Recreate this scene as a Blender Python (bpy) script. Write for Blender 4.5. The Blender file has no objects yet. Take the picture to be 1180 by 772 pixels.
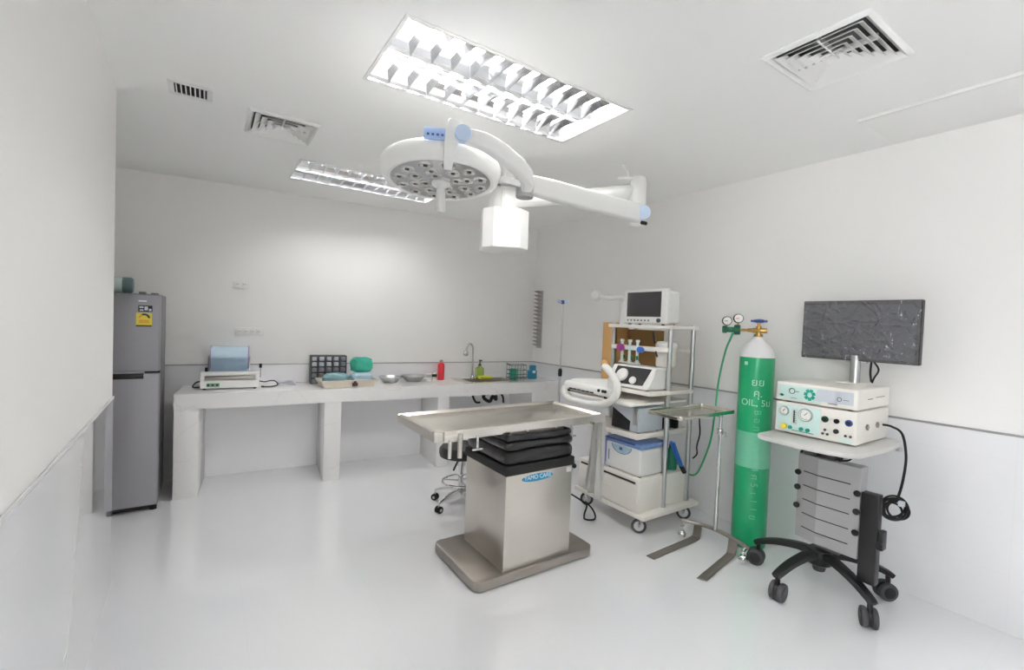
import bpy, bmesh, math, random
from mathutils import Vector, Matrix, Euler
random.seed(7)
PI = math.pi
sc = bpy.context.scene
COL = sc.collection

# ------------------------------------------------------------------ materials
def lin(c):
    c = c / 255.0
    return c / 12.92 if c <= 0.04045 else ((c + 0.055) / 1.055) ** 2.4

def rgb(r, g, b):
    return (lin(r), lin(g), lin(b), 1.0)

MATS = {}
def mat(name, color, rough=0.5, metal=0.0, spec=0.5, vary=0.0, vscale=6.0, bump=0.0, bscale=80.0,
        coat=0.0, emit=None, estr=0.0, alpha=1.0, trans=0.0, stretch=None, rvary=0.0):
    m = bpy.data.materials.new(name)
    m.use_nodes = True
    nt = m.node_tree
    b = nt.nodes['Principled BSDF']
    b.inputs['Base Color'].default_value = color
    b.inputs['Roughness'].default_value = rough
    b.inputs['Metallic'].default_value = metal
    b.inputs['Specular IOR Level'].default_value = spec
    b.inputs['Coat Weight'].default_value = coat
    b.inputs['Coat Roughness'].default_value = 0.08
    b.inputs['Alpha'].default_value = alpha
    b.inputs['Transmission Weight'].default_value = trans
    if emit:
        b.inputs['Emission Color'].default_value = emit
        b.inputs['Emission Strength'].default_value = estr
    tc = nt.nodes.new('ShaderNodeTexCoord')
    mp = nt.nodes.new('ShaderNodeMapping')
    nt.links.new(tc.outputs['Object'], mp.inputs['Vector'])
    if stretch:
        mp.inputs['Scale'].default_value = stretch
    nz = nt.nodes.new('ShaderNodeTexNoise')
    nz.inputs['Scale'].default_value = vscale
    nz.inputs['Detail'].default_value = 4
    nt.links.new(mp.outputs['Vector'], nz.inputs['Vector'])
    if vary > 0:
        mx = nt.nodes.new('ShaderNodeMix')
        mx.data_type = 'RGBA'
        mx.inputs['A'].default_value = tuple(max(0, c * (1 - vary)) for c in color[:3]) + (1,)
        mx.inputs['B'].default_value = tuple(min(1, c * (1 + vary)) for c in color[:3]) + (1,)
        nt.links.new(nz.outputs['Fac'], mx.inputs['Factor'])
        nt.links.new(mx.outputs['Result'], b.inputs['Base Color'])
    if rvary > 0:
        mr = nt.nodes.new('ShaderNodeMapRange')
        mr.inputs['To Min'].default_value = max(0.02, rough - rvary)
        mr.inputs['To Max'].default_value = rough + rvary
        nt.links.new(nz.outputs['Fac'], mr.inputs['Value'])
        nt.links.new(mr.outputs['Result'], b.inputs['Roughness'])
    if bump > 0:
        n2 = nt.nodes.new('ShaderNodeTexNoise')
        n2.inputs['Scale'].default_value = bscale
        n2.inputs['Detail'].default_value = 3
        nt.links.new(mp.outputs['Vector'], n2.inputs['Vector'])
        bp = nt.nodes.new('ShaderNodeBump')
        bp.inputs['Strength'].default_value = bump
        bp.inputs['Distance'].default_value = 0.01
        nt.links.new(n2.outputs['Fac'], bp.inputs['Height'])
        nt.links.new(bp.outputs['Normal'], b.inputs['Normal'])
    MATS[name] = m
    return m

def tile_mat(name, color, joint, w, h, rough, axis, gap=0.003, offset=0.0, vary=0.01):
    """glossy ceramic tiles: brick texture without stagger; axis picks the plane it is laid in"""
    m = bpy.data.materials.new(name)
    m.use_nodes = True
    nt = m.node_tree
    b = nt.nodes['Principled BSDF']
    b.inputs['Roughness'].default_value = rough
    b.inputs['Specular IOR Level'].default_value = 0.5
    b.inputs['Coat Weight'].default_value = 1.0
    b.inputs['Coat Roughness'].default_value = 0.02
    b.inputs['Coat IOR'].default_value = 1.7
    tc = nt.nodes.new('ShaderNodeTexCoord')
    mp = nt.nodes.new('ShaderNodeMapping')
    nt.links.new(tc.outputs['Object'], mp.inputs['Vector'])
    if axis == 'y':      # wall facing x: use y,z
        mp.inputs['Rotation'].default_value = (PI / 2, 0, PI / 2)
        sep = nt.nodes.new('ShaderNodeSeparateXYZ')
        com = nt.nodes.new('ShaderNodeCombineXYZ')
        nt.links.new(tc.outputs['Object'], sep.inputs[0])
        nt.links.new(sep.outputs['Y'], com.inputs['X'])
        nt.links.new(sep.outputs['Z'], com.inputs['Y'])
        vec = com.outputs[0]
    elif axis == 'x':    # wall facing y: use x,z
        sep = nt.nodes.new('ShaderNodeSeparateXYZ')
        com = nt.nodes.new('ShaderNodeCombineXYZ')
        nt.links.new(tc.outputs['Object'], sep.inputs[0])
        nt.links.new(sep.outputs['X'], com.inputs['X'])
        nt.links.new(sep.outputs['Z'], com.inputs['Y'])
        vec = com.outputs[0]
    else:
        vec = mp.outputs['Vector']
    br = nt.nodes.new('ShaderNodeTexBrick')
    br.offset = offset
    br.squash = 1.0
    br.inputs['Color1'].default_value = color
    br.inputs['Color2'].default_value = tuple(c * (1 - vary) for c in color[:3]) + (1,)
    br.inputs['Mortar'].default_value = joint
    br.inputs['Scale'].default_value = 1.0
    br.inputs['Mortar Size'].default_value = gap
    br.inputs['Mortar Smooth'].default_value = 0.2
    br.inputs['Brick Width'].default_value = w
    br.inputs['Row Height'].default_value = h
    nt.links.new(vec, br.inputs['Vector'])
    nt.links.new(br.outputs['Color'], b.inputs['Base Color'])
    nz = nt.nodes.new('ShaderNodeTexNoise')
    nz.inputs['Scale'].default_value = 3.0
    nt.links.new(tc.outputs['Object'], nz.inputs['Vector'])
    mr = nt.nodes.new('ShaderNodeMapRange')
    mr.inputs['To Min'].default_value = rough * 0.8
    mr.inputs['To Max'].default_value = rough * 1.25
    nt.links.new(nz.outputs['Fac'], mr.inputs['Value'])
    nt.links.new(mr.outputs['Result'], b.inputs['Roughness'])
    MATS[name] = m
    return m

def marble_mat(name, color, vein, rough):
    m = mat(name, color, rough)
    nt = m.node_tree
    b = nt.nodes['Principled BSDF']
    tc = nt.nodes.new('ShaderNodeTexCoord')
    nz = nt.nodes.new('ShaderNodeTexNoise')
    nz.inputs['Scale'].default_value = 1.7
    nz.inputs['Detail'].default_value = 6
    nz.inputs['Distortion'].default_value = 1.2
    nt.links.new(tc.outputs['Object'], nz.inputs['Vector'])
    cr = nt.nodes.new('ShaderNodeValToRGB')
    e = cr.color_ramp.elements
    e[0].position = 0.488; e[0].color = color
    e[1].position = 0.512; e[1].color = color
    k = cr.color_ramp.elements.new(0.5); k.color = vein
    nt.links.new(nz.outputs['Fac'], cr.inputs['Fac'])
    nt.links.new(cr.outputs['Color'], b.inputs['Base Color'])
    return m

PAINT = mat('wall_paint', rgb(245, 244, 242), 0.62, spec=0.3, vary=0.008, vscale=2.0, bump=0.02, bscale=220)
CEILP = mat('ceiling_paint', rgb(247, 247, 246), 0.8, spec=0.2, vary=0.006, vscale=1.5)
TILE_Y = tile_mat('wall_tile_side', rgb(242, 242, 245), rgb(238, 238, 241), 0.6, 0.3, 0.05, 'y', 0.0015)
TILE_X = tile_mat('wall_tile_back', rgb(242, 242, 244), rgb(238, 238, 240), 0.6, 0.3, 0.05, 'x', 0.0015)
FLOORT = tile_mat('floor_tile', rgb(243, 244, 247), rgb(238, 239, 242), 0.6, 0.6, 0.05, 'z', 0.0012, vary=0.004)
MARBLE = marble_mat('counter_tile', rgb(242, 241, 240), rgb(233, 231, 229), 0.10)
TRIM = mat('trim_metal', rgb(170, 170, 170), 0.35, 0.6)
TRIMW = mat('trim_white', rgb(226, 226, 226), 0.4)
STEEL = mat('brushed_steel', rgb(216, 210, 202), 0.32, 1.0, vary=0.04, vscale=14, stretch=(1, 1, 14), rvary=0.05)
STEELT = mat('tray_steel', rgb(226, 221, 213), 0.22, 1.0, vary=0.03, vscale=10, stretch=(14, 1, 1), rvary=0.04)
STEELD = mat('dull_steel', rgb(172, 166, 158), 0.36, 1.0, vary=0.05, vscale=10, rvary=0.06)
CHROME = mat('chrome', rgb(215, 215, 215), 0.10, 1.0)
ALU = mat('aluminium', rgb(196, 197, 198), 0.32, 1.0, vary=0.03)
LOUV = mat('louvre_aluminium', rgb(234, 235, 237), 0.17, 1.0)
REFL = mat('reflector_white', rgb(245, 245, 245), 0.25, 0.4)
TUBEF = mat('far_lamp_tube', rgb(255, 255, 255), 0.4, emit=(1.0, 0.985, 0.96, 1), estr=24.0)
TUBE = mat('lamp_tube', rgb(255, 255, 255), 0.4, emit=(1.0, 0.985, 0.96, 1), estr=62.0)
ENAM = mat('white_enamel', rgb(240, 240, 238), 0.28, coat=0.3, vary=0.01)
LAMPG = mat('lamp_reflector_grey', rgb(186, 186, 188), 0.3, 0.7, vary=0.05)
LENSW = mat('lens_rim', rgb(214, 214, 210), 0.2, 0.4)
LENSD = mat('lens_core', rgb(84, 80, 72), 0.1, 0.0, coat=0.6)
BLUEC = mat('pale_blue_plastic', rgb(196, 214, 238), 0.4)
BLUEP = mat('blue_keypad', rgb(172, 196, 240), 0.4)
WPLAS = mat('white_plastic', rgb(238, 238, 236), 0.35, vary=0.01)
CREAM = mat('cream_powder_coat', rgb(236, 232, 225), 0.4, vary=0.012, bump=0.015, bscale=300)
CREAML = mat('cream_panel', rgb(233, 230, 224), 0.38, vary=0.01)
GAP = mat('shadow_gap', rgb(58, 54, 50), 0.7)
BLACKP = mat('black_plastic', rgb(18, 18, 20), 0.38, vary=0.05)
RUBBER = mat('black_rubber', rgb(15, 15, 16), 0.6, vary=0.05)
GREYR = mat('grey_rubber', rgb(66, 67, 70), 0.5, vary=0.05)
VINYL = mat('black_vinyl', rgb(13, 14, 18), 0.28, coat=0.35, vary=0.08, bump=0.55, bscale=16)
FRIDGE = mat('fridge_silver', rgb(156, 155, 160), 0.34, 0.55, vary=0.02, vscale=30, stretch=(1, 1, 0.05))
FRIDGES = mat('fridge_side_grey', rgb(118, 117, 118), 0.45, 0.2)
DARK = mat('dark_grey', rgb(38, 38, 42), 0.5, vary=0.04)
CLEARD = mat('clear_drawer_pale', rgb(196, 198, 204), 0.3, coat=0.3)
CLEARG = mat('clear_drawer_grey', rgb(132, 134, 140), 0.3, coat=0.3)
DUCT = mat('duct_grey', rgb(112, 114, 116), 0.7)
RACKG = mat('rack_charcoal', rgb(66, 67, 72), 0.5)
GREEN = mat('cylinder_green', rgb(6, 160, 104), 0.28, coat=0.4, vary=0.03, vscale=9)
CYLW = mat('cylinder_white', rgb(232, 232, 232), 0.3, coat=0.3)
BAND = mat('tape_band', rgb(112, 192, 158), 0.3, coat=0.4, vary=0.06, vscale=12)
CHALK = mat('stencil_paint', rgb(176, 222, 200), 0.6)
CHALKF = mat('faded_paint', rgb(104, 192, 150), 0.6)
BRASS = mat('brass', rgb(196, 160, 92), 0.28, 1.0, vary=0.05)
BLUED = mat('deep_blue_plastic', rgb(58, 82, 150), 0.35)
GREEND = mat('dark_green_metal', rgb(20, 96, 66), 0.35, 0.2)
GREENH = mat('green_hose', rgb(66, 170, 122), 0.4)
FACE = mat('gauge_face', rgb(236, 236, 232), 0.4)
INK = mat('ink_dark', rgb(60, 60, 64), 0.5)
INKR = mat('ink_red', rgb(190, 40, 50), 0.5)
SCREEN = mat('screen_dark', rgb(58, 60, 68), 0.3, spec=0.5)
SCREENS = mat('monitor_glass', rgb(62, 60, 62), 0.2, spec=0.5, vary=0.03)
TEALC = mat('teal_cloth', rgb(62, 172, 146), 0.85, vary=0.06, bump=0.4, bscale=40)
BLUECL = mat('pale_blue_cloth', rgb(176, 202, 216), 0.85, vary=0.05, bump=0.4, bscale=50)
GREYCL = mat('blue_grey_cloth', rgb(124, 160, 166), 0.85, vary=0.12, bump=0.5, bscale=40)
WCLOTH = mat('white_cloth', rgb(236, 235, 232), 0.85, vary=0.02, bump=0.3, bscale=60)
TRAYC = mat('tray_cream', rgb(214, 206, 192), 0.45, vary=0.04)
REDB = mat('red_bottle', rgb(206, 40, 52), 0.3, coat=0.3)
BLUEB = mat('cyan_box', rgb(40, 134, 168), 0.35, vary=0.05)
SOAP = mat('soap_green', rgb(150, 176, 84), 0.2, coat=0.3, alpha=1.0)
YELL = mat('yellow_sponge', rgb(214, 212, 62), 0.8, bump=0.4, bscale=140)
ROLLB = mat('roll_blue_film', rgb(198, 220, 237), 0.18, coat=0.5, vary=0.03)
ROLLE = mat('roll_edge_violet', rgb(150, 134, 178), 0.4)
MINT = mat('mint_panel', rgb(206, 232, 226), 0.35)
TEALI = mat('teal_ink', rgb(24, 160, 140), 0.4)
SILVP = mat('silver_panel', rgb(206, 212, 220), 0.3, 0.2)
YELI = mat('yellow_label', rgb(232, 214, 70), 0.5)
PANELG = mat('column_grey', rgb(172, 172, 173), 0.36, 0.35, vary=0.02)
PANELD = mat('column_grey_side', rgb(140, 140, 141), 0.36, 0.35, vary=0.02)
TRAYG = mat('tray_light_grey', rgb(206, 205, 202), 0.4, vary=0.01)
BOXW = mat('instrument_ivory', rgb(232, 229, 222), 0.35, vary=0.01)
CARD = mat('cardboard', rgb(206, 162, 104), 0.85, vary=0.06, vscale=20)
CARDD = mat('cardboard_inside', rgb(142, 108, 66), 0.9, vary=0.08)
PURP = mat('magenta_knob', rgb(168, 62, 140), 0.35)
BLUEK = mat('blue_knob', rgb(62, 110, 208), 0.35)
LIDB = mat('blue_lid', rgb(126, 158, 214), 0.22, coat=0.4, vary=0.04)
LIDL = mat('violet_blue_trim', rgb(150, 160, 226), 0.25, coat=0.3)
GREENB = mat('green_bottle', rgb(10, 120, 84), 0.3)
BLUET = mat('blue_tool', rgb(36, 104, 190), 0.35)
STICK = mat('sticker_cyan', rgb(22, 142, 186), 0.35)
STICKW = mat('sticker_white', rgb(232, 242, 246), 0.4)
BAGT = mat('pale_bag', rgb(224, 226, 232), 0.3, alpha=0.8)
HOSEW = mat('hose_white', rgb(234, 234, 230), 0.45)
GREENG = mat('pale_green_film', rgb(200, 219, 211), 0.25, coat=0.3, vary=0.05)
TEALG = mat('grey_teal_cap', rgb(92, 114, 120), 0.4)
TUBEG = mat('flow_glass', rgb(214, 226, 222), 0.1, coat=0.5)
STOOLB = mat('stool_vinyl', rgb(22, 21, 22), 0.4, vary=0.08)

def film_mat():
    m = bpy.data.materials.new('plastic_film')
    m.use_nodes = True
    nt = m.node_tree
    for n in list(nt.nodes):
        nt.nodes.remove(n)
    out = nt.nodes.new('ShaderNodeOutputMaterial')
    tr = nt.nodes.new('ShaderNodeBsdfTransparent')
    tr.inputs[0].default_value = (0.93, 0.93, 0.95, 1)
    gl = nt.nodes.new('ShaderNodeBsdfGlossy')
    gl.inputs['Roughness'].default_value = 0.10
    gl.inputs['Color'].default_value = (0.95, 0.95, 0.97, 1)
    tc = nt.nodes.new('ShaderNodeTexCoord')
    nz = nt.nodes.new('ShaderNodeTexNoise')
    nz.inputs['Scale'].default_value = 9
    nz.inputs['Detail'].default_value = 3
    nz.inputs['Distortion'].default_value = 1.5
    nt.links.new(tc.outputs['Object'], nz.inputs['Vector'])
    bp = nt.nodes.new('ShaderNodeBump')
    bp.inputs['Strength'].default_value = 0.8
    bp.inputs['Distance'].default_value = 0.03
    nt.links.new(nz.outputs['Fac'], bp.inputs['Height'])
    nt.links.new(bp.outputs['Normal'], gl.inputs['Normal'])
    mx = nt.nodes.new('ShaderNodeMixShader')
    mx.inputs[0].default_value = 0.14
    nt.links.new(tr.outputs[0], mx.inputs[1])
    nt.links.new(gl.outputs[0], mx.inputs[2])
    nt.links.new(mx.outputs[0], out.inputs['Surface'])
    return m
FILM = film_mat()

def pane_mat():
    m = bpy.data.materials.new('added_window_pane')
    m.use_nodes = True
    nt = m.node_tree
    for n in list(nt.nodes):
        nt.nodes.remove(n)
    out = nt.nodes.new('ShaderNodeOutputMaterial')
    tr = nt.nodes.new('ShaderNodeBsdfTransparent')
    gl = nt.nodes.new('ShaderNodeBsdfGlossy')
    gl.inputs['Roughness'].default_value = 0.03
    fr = nt.nodes.new('ShaderNodeFresnel')
    mx = nt.nodes.new('ShaderNodeMixShader')
    nt.links.new(fr.outputs[0], mx.inputs[0])
    nt.links.new(tr.outputs[0], mx.inputs[1])
    nt.links.new(gl.outputs[0], mx.inputs[2])
    nt.links.new(mx.outputs[0], out.inputs['Surface'])
    return m
GLASS = pane_mat()  # pane for the unseen window added as a fill source

# ------------------------------------------------------------------ mesh builder
def catmull(pts, n):
    P = [Vector(p) for p in pts]
    if n <= 1 or len(P) < 3:
        return P
    out = []
    for i in range(len(P) - 1):
        p0 = P[max(i - 1, 0)]; p1 = P[i]; p2 = P[i + 1]; p3 = P[min(i + 2, len(P) - 1)]
        for k in range(n):
            t = k / n
            out.append(0.5 * ((2 * p1) + (-p0 + p2) * t + (2 * p0 - 5 * p1 + 4 * p2 - p3) * t * t + (-p0 + 3 * p1 - 3 * p2 + p3) * t ** 3))
    out.append(P[-1])
    return out

def align(d):
    return Vector((0, 0, 1)).rotation_difference(Vector(d).normalized()).to_matrix().to_4x4()

def origin_of(o):
    while o.parent is not None:
        o = o.parent
    return o

WORLD = {}

class M:
    def __init__(self):
        self.bm = bmesh.new()

    def _add(self, b, mi=0, mtx=None):
        if mtx is not None:
            bmesh.ops.transform(b, matrix=mtx, verts=b.verts)
        for f in b.faces:
            f.material_index = mi
        me = bpy.data.meshes.new('tmp')
        b.to_mesh(me)
        b.free()
        self.bm.from_mesh(me)
        bpy.data.meshes.remove(me)
        return self

    def bb(self, x0, x1, y0, y1, z0, z1, bev=0.0, mi=0, seg=2, mtx=None, vertical_only=False):
        b = bmesh.new()
        bmesh.ops.create_cube(b, size=1.0)
        bmesh.ops.scale(b, vec=(x1 - x0, y1 - y0, z1 - z0), verts=b.verts)
        bmesh.ops.translate(b, vec=((x0 + x1) / 2, (y0 + y1) / 2, (z0 + z1) / 2), verts=b.verts)
        if bev > 0:
            ed = [e for e in b.edges if not vertical_only or abs((e.verts[0].co - e.verts[1].co).normalized().z) > 0.9]
            bmesh.ops.bevel(b, geom=ed, offset=bev, segments=seg, affect='EDGES', profile=0.5)
        return self._add(b, mi, mtx)

    def cyl(self, p0, p1, r0, r1=None, seg=24, mi=0, bev=0.0, caps=True):
        p0 = Vector(p0); p1 = Vector(p1)
        r1 = r0 if r1 is None else r1
        d = p1 - p0
        b = bmesh.new()
        bmesh.ops.create_cone(b, cap_ends=caps, cap_tris=False, segments=seg, radius1=r0, radius2=r1, depth=d.length)
        if bev > 0:
            ed = [e for e in b.edges if abs(e.verts[0].co.z - e.verts[1].co.z) < 1e-6]
            bmesh.ops.bevel(b, geom=ed, offset=bev, segments=2, affect='EDGES', profile=0.5)
        return self._add(b, mi, Matrix.Translation((p0 + p1) / 2) @ align(d))

    def sphere(self, c, r, sx=1, sy=1, sz=1, seg=20, mi=0):
        b = bmesh.new()
        bmesh.ops.create_uvsphere(b, u_segments=seg, v_segments=max(8, seg // 2), radius=r)
        bmesh.ops.scale(b, vec=(sx, sy, sz), verts=b.verts)
        return self._add(b, mi, Matrix.Translation(c))

    def torus(self, c, R, r, axis=(0, 0, 1), seg=40, rs=10, mi=0, a0=0.0, a1=2 * PI):
        A = align(axis)
        closed = abs(a1 - a0 - 2 * PI) < 1e-6
        n = seg if closed else seg + 1
        pts = [Vector(c) + (A @ Vector((R * math.cos(a0 + (a1 - a0) * k / seg), R * math.sin(a0 + (a1 - a0) * k / seg), 0))) for k in range(n)]
        return self.tube(pts, r, rs, 1, mi, closed)

    def tube(self, pts, r, seg=10, n=1, mi=0, closed=False, flat=None, up=None):
        """round tube (or a flat strip section flat=(half width, half thickness)) along points"""
        P = catmull(pts, n) if not closed else [Vector(p) for p in pts]
        rad = r if isinstance(r, (list, tuple)) else None
        b = bmesh.new()
        rings = []
        T0 = None
        N = len(P)
        for i, p in enumerate(P):
            if closed:
                t = (P[(i + 1) % N] - P[i - 1]).normalized()
            else:
                t = (P[min(i + 1, N - 1)] - P[max(i - 1, 0)]).normalized()
            if T0 is None:
                ref = Vector(up) if up else (Vector((0, 0, 1)) if abs(t.z) < 0.9 else Vector((1, 0, 0)))
                u = (ref - t * ref.dot(t)).normalized()
            else:
                if up:
                    ref = Vector(up)
                    u = (ref - t * ref.dot(t)).normalized()
                else:
                    u = (u - t * u.dot(t)).normalized()
            T0 = t
            v = t.cross(u)
            if rad:
                f = i / max(1, N - 1) * (len(rad) - 1)
                k = min(int(f), len(rad) - 2)
                rr = rad[k] * (1 - (f - k)) + rad[k + 1] * (f - k)
            else:
                rr = r
            ring = []
            for k in range(seg):
                a = 2 * PI * k / seg
                if flat:
                    ca, sa = math.cos(a), math.sin(a)
                    e = 0.35
                    q = v * (math.copysign(abs(ca) ** e, ca) * flat[0] * (rr if rad else 1)) + u * (math.copysign(abs(sa) ** e, sa) * flat[1] * (rr if rad else 1))
                else:
                    q = u * (math.cos(a) * rr) + v * (math.sin(a) * rr)
                ring.append(b.verts.new(p + q))
            rings.append(ring)
        for i in range(N if closed else N - 1):
            A, B = rings[i], rings[(i + 1) % N]
            for k in range(seg):
                b.faces.new((A[k], A[(k + 1) % seg], B[(k + 1) % seg], B[k]))
        if not closed:
            b.faces.new(rings[0][::-1])
            b.faces.new(rings[-1])
        bmesh.ops.recalc_face_normals(b, faces=b.faces)
        return self._add(b, mi)

    def lathe(self, prof, c=(0, 0, 0), seg=32, mi=0, axis=None, mtx=None):
        b = bmesh.new()
        rings = []
        for r, z in prof:
            if r < 1e-6:
                rings.append([b.verts.new((0, 0, z))])
            else:
                rings.append([b.verts.new((r * math.cos(2 * PI * k / seg), r * math.sin(2 * PI * k / seg), z)) for k in range(seg)])
        for A, B in zip(rings, rings[1:]):
            for k in range(seg):
                k2 = (k + 1) % seg
                if len(A) == 1 and len(B) == 1:
                    continue
                if len(A) == 1:
                    b.faces.new((A[0], B[k], B[k2]))
                elif len(B) == 1:
                    b.faces.new((A[k], A[k2], B[0]))
                else:
                    b.faces.new((A[k], A[k2], B[k2], B[k]))
        if len(rings[0]) > 1:
            b.faces.new(rings[0][::-1])
        if len(rings[-1]) > 1:
            b.faces.new(rings[-1])
        bmesh.ops.recalc_face_normals(b, faces=b.faces)
        X = Matrix.Translation(c)
        if axis is not None:
            X = X @ align(axis)
        if mtx is not None:
            X = mtx
        return self._add(b, mi, X)

    def prism(self, pts, z0, z1, mi=0, bev=0.0, mtx=None, all_edges=True):
        b = bmesh.new()
        lo = [b.verts.new((p[0], p[1], z0)) for p in pts]
        hi = [b.verts.new((p[0], p[1], z1)) for p in pts]
        n = len(pts)
        b.faces.new(lo[::-1]); b.faces.new(hi)
        for k in range(n):
            b.faces.new((lo[k], lo[(k + 1) % n], hi[(k + 1) % n], hi[k]))
        bmesh.ops.recalc_face_normals(b, faces=b.faces)
        if bev > 0:
            ed = [e for e in b.edges if abs(e.verts[0].co.z - e.verts[1].co.z) < 1e-6]
            bmesh.ops.bevel(b, geom=ed, offset=bev, segments=2, affect='EDGES', profile=0.5)
        return self._add(b, mi, mtx)

    def quads(self, vs, fs, mi=0, mtx=None):
        b = bmesh.new()
        V = [b.verts.new(v) for v in vs]
        for f in fs:
            b.faces.new([V[i] for i in f])
        bmesh.ops.recalc_face_normals(b, faces=b.faces)
        return self._add(b, mi, mtx)

    def grid(self, fn, nu, nv, mi=0, thick=0.0):
        b = bmesh.new()
        V = [[b.verts.new(fn(i / nu, j / nv)) for j in range(nv + 1)] for i in range(nu + 1)]
        for i in range(nu):
            for j in range(nv):
                b.faces.new((V[i][j], V[i + 1][j], V[i + 1][j + 1], V[i][j + 1]))
        if thick:
            bmesh.ops.solidify(b, geom=b.faces[:], thickness=thick)
        bmesh.ops.recalc_face_normals(b, faces=b.faces)
        return self._add(b, mi)

    def text(self, s, size, mtx, depth=0.001, mi=0, bend=None):
        """lettering; local x right, y up, z towards the reader"""
        cu = bpy.data.curves.new('lettering_tmp', 'FONT')
        cu.body = s
        cu.size = size
        cu.align_x = 'CENTER'
        cu.align_y = 'CENTER'
        cu.extrude = depth / 2
        o = bpy.data.objects.new('lettering_tmp', cu)
        COL.objects.link(o)
        dg = bpy.context.evaluated_depsgraph_get()
        me = bpy.data.meshes.new_from_object(o.evaluated_get(dg))
        b = bmesh.new()
        b.from_mesh(me)
        if bend:
            for v in b.verts:
                a = v.co.x / bend
                r = bend + v.co.z
                v.co = Vector((r * math.sin(a), v.co.y, r * math.cos(a) - bend))
        bpy.data.meshes.remove(me)
        bpy.data.objects.remove(o)
        bpy.data.curves.remove(cu)
        return self._add(b, mi, mtx)

    def build(self, name, mats, parent=None, loc=None, rotz=0.0, angle=38):
        bm = self.bm
        if not isinstance(mats, (list, tuple)):
            mats = [mats]
        if parent is not None:
            top = origin_of(parent)
            if top.name in WORLD:
                bmesh.ops.translate(bm, vec=-Vector(top.location), verts=bm.verts)
        elif loc is not None:
            bmesh.ops.translate(bm, vec=-Vector(loc), verts=bm.verts)
        lim = math.radians(angle)
        for f in bm.faces:
            f.smooth = True
        for e in bm.edges:
            if len(e.link_faces) == 2:
                e.smooth = e.calc_face_angle(0) < lim
            else:
                e.smooth = False
        me = bpy.data.meshes.new(name)
        bm.to_mesh(me)
        bm.free()
        for m in mats:
            me.materials.append(m)
        o = bpy.data.objects.new(name, me)
        COL.objects.link(o)
        if parent is not None:
            o.parent = parent
        elif loc is not None:
            o.location = loc
            o.rotation_euler.z = rotz
        return o

def tag(o, label, cat, group=None):
    o['label'] = label
    o['category'] = cat
    if group:
        o['group'] = group
    return o

def thing(name, label, cat, loc, rotz=0.0, group=None, world=True):
    o = bpy.data.objects.new(name, None)
    o.empty_display_size = 0.1
    COL.objects.link(o)
    o.location = loc
    o.rotation_euler = (0, 0, rotz)
    tag(o, label, cat, group)
    if world:
        WORLD[o.name] = True
    return o

def struct(o):
    o['kind'] = 'structure'
    return o

# ------------------------------------------------------------------ the setting
H = 2.70
T = 1.031
XR = 3.913
SK = 0.0857
YL = 2.785
def yback(x):
    return 4.40 - SK * (x - 2.0)
def xleft(y):
    return -0.021 * (y - YL)

LIGHTS = [(1.043, 2.324, 1.258, 1.856), (0.985, 2.26, 3.33, 3.925), (1.043, 2.324, -0.81, -0.212)]
DIFFS = [(2.385, 2.835, 0.21, 0.607), (0.603, 0.992, 2.572, 2.985)]
VENT = (0.234, 0.430, 2.466, 2.652)

m = M().bb(-1.15, 4.05, -1.85, 4.95, -0.1, 0.0)
struct(m.build('floor', FLOORT))

holes = LIGHTS + DIFFS + [VENT]
inset = 0.012
hh = [(a + inset, b - inset, c + inset, d - inset) for a, b, c, d in holes]
xs = sorted(set([-1.15, 4.05] + [v for h in hh for v in h[:2]]))
ys = sorted(set([-1.85, 4.95] + [v for h in hh for v in h[2:]]))
m = M()
for i in range(len(xs) - 1):
    for j in range(len(ys) - 1):
        cx, cy = (xs[i] + xs[i + 1]) / 2, (ys[j] + ys[j + 1]) / 2
        if any(a < cx < b and c < cy < d for a, b, c, d in hh):
            continue
        m.bb(xs[i], xs[i + 1], ys[j], ys[j + 1], H, H + 0.02)
bmesh.ops.remove_doubles(m.bm, verts=m.bm.verts, dist=1e-5)
struct(m.build('ceiling', CEILP))

# left wall (with the return that hides the fridge recess and an unseen window added behind the camera for fill light)
WY0, WY1, WZ0, WZ1 = -1.80, -0.75, 1.06, 2.35
m = M()
def wall_piece(ya, yb, z0, z1, mi, off=0.0):
    m.prism([(xleft(ya) + off, ya), (xleft(yb) + off, yb), (-0.13, yb), (-0.13, ya)], z0, z1, mi)
wall_piece(-1.85, WY0, T, H, 0)
wall_piece(WY0, WY1, T, WZ0, 0)
wall_piece(WY0, WY1, WZ1, H, 0)
wall_piece(WY1, YL, T, H, 0)
wall_piece(-1.85, YL, 0, T, 1, 0.004)
m.prism([(-0.13, YL - 0.13), (-0.13, YL), (-1.05, YL), (-1.05, YL - 0.13)], 0, H, 0)
struct(m.build('wall_left', [PAINT, TILE_Y]))
m = M()
for a, b in ((WY0, WY0 + 0.05), ((WY0 + WY1) / 2 - 0.025, (WY0 + WY1) / 2 + 0.025), (WY1 - 0.05, WY1)):
    m.bb(-0.09, -0.03, a, b, WZ0, WZ1, 0.003)
m.bb(-0.09, -0.03, WY0, WY1, WZ0, WZ0 + 0.05, 0.003).bb(-0.09, -0.03, WY0, WY1, WZ1 - 0.05, WZ1, 0.003)
wf = struct(m.build('added_window_1', WPLAS))  # added, out of view; lets sky light in to brighten the room
M().bb(-0.062, -0.058, WY0 + 0.02, WY1 - 0.02, WZ0 + 0.02, WZ1 - 0.02).build('added_window_glass', GLASS, wf)

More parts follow.
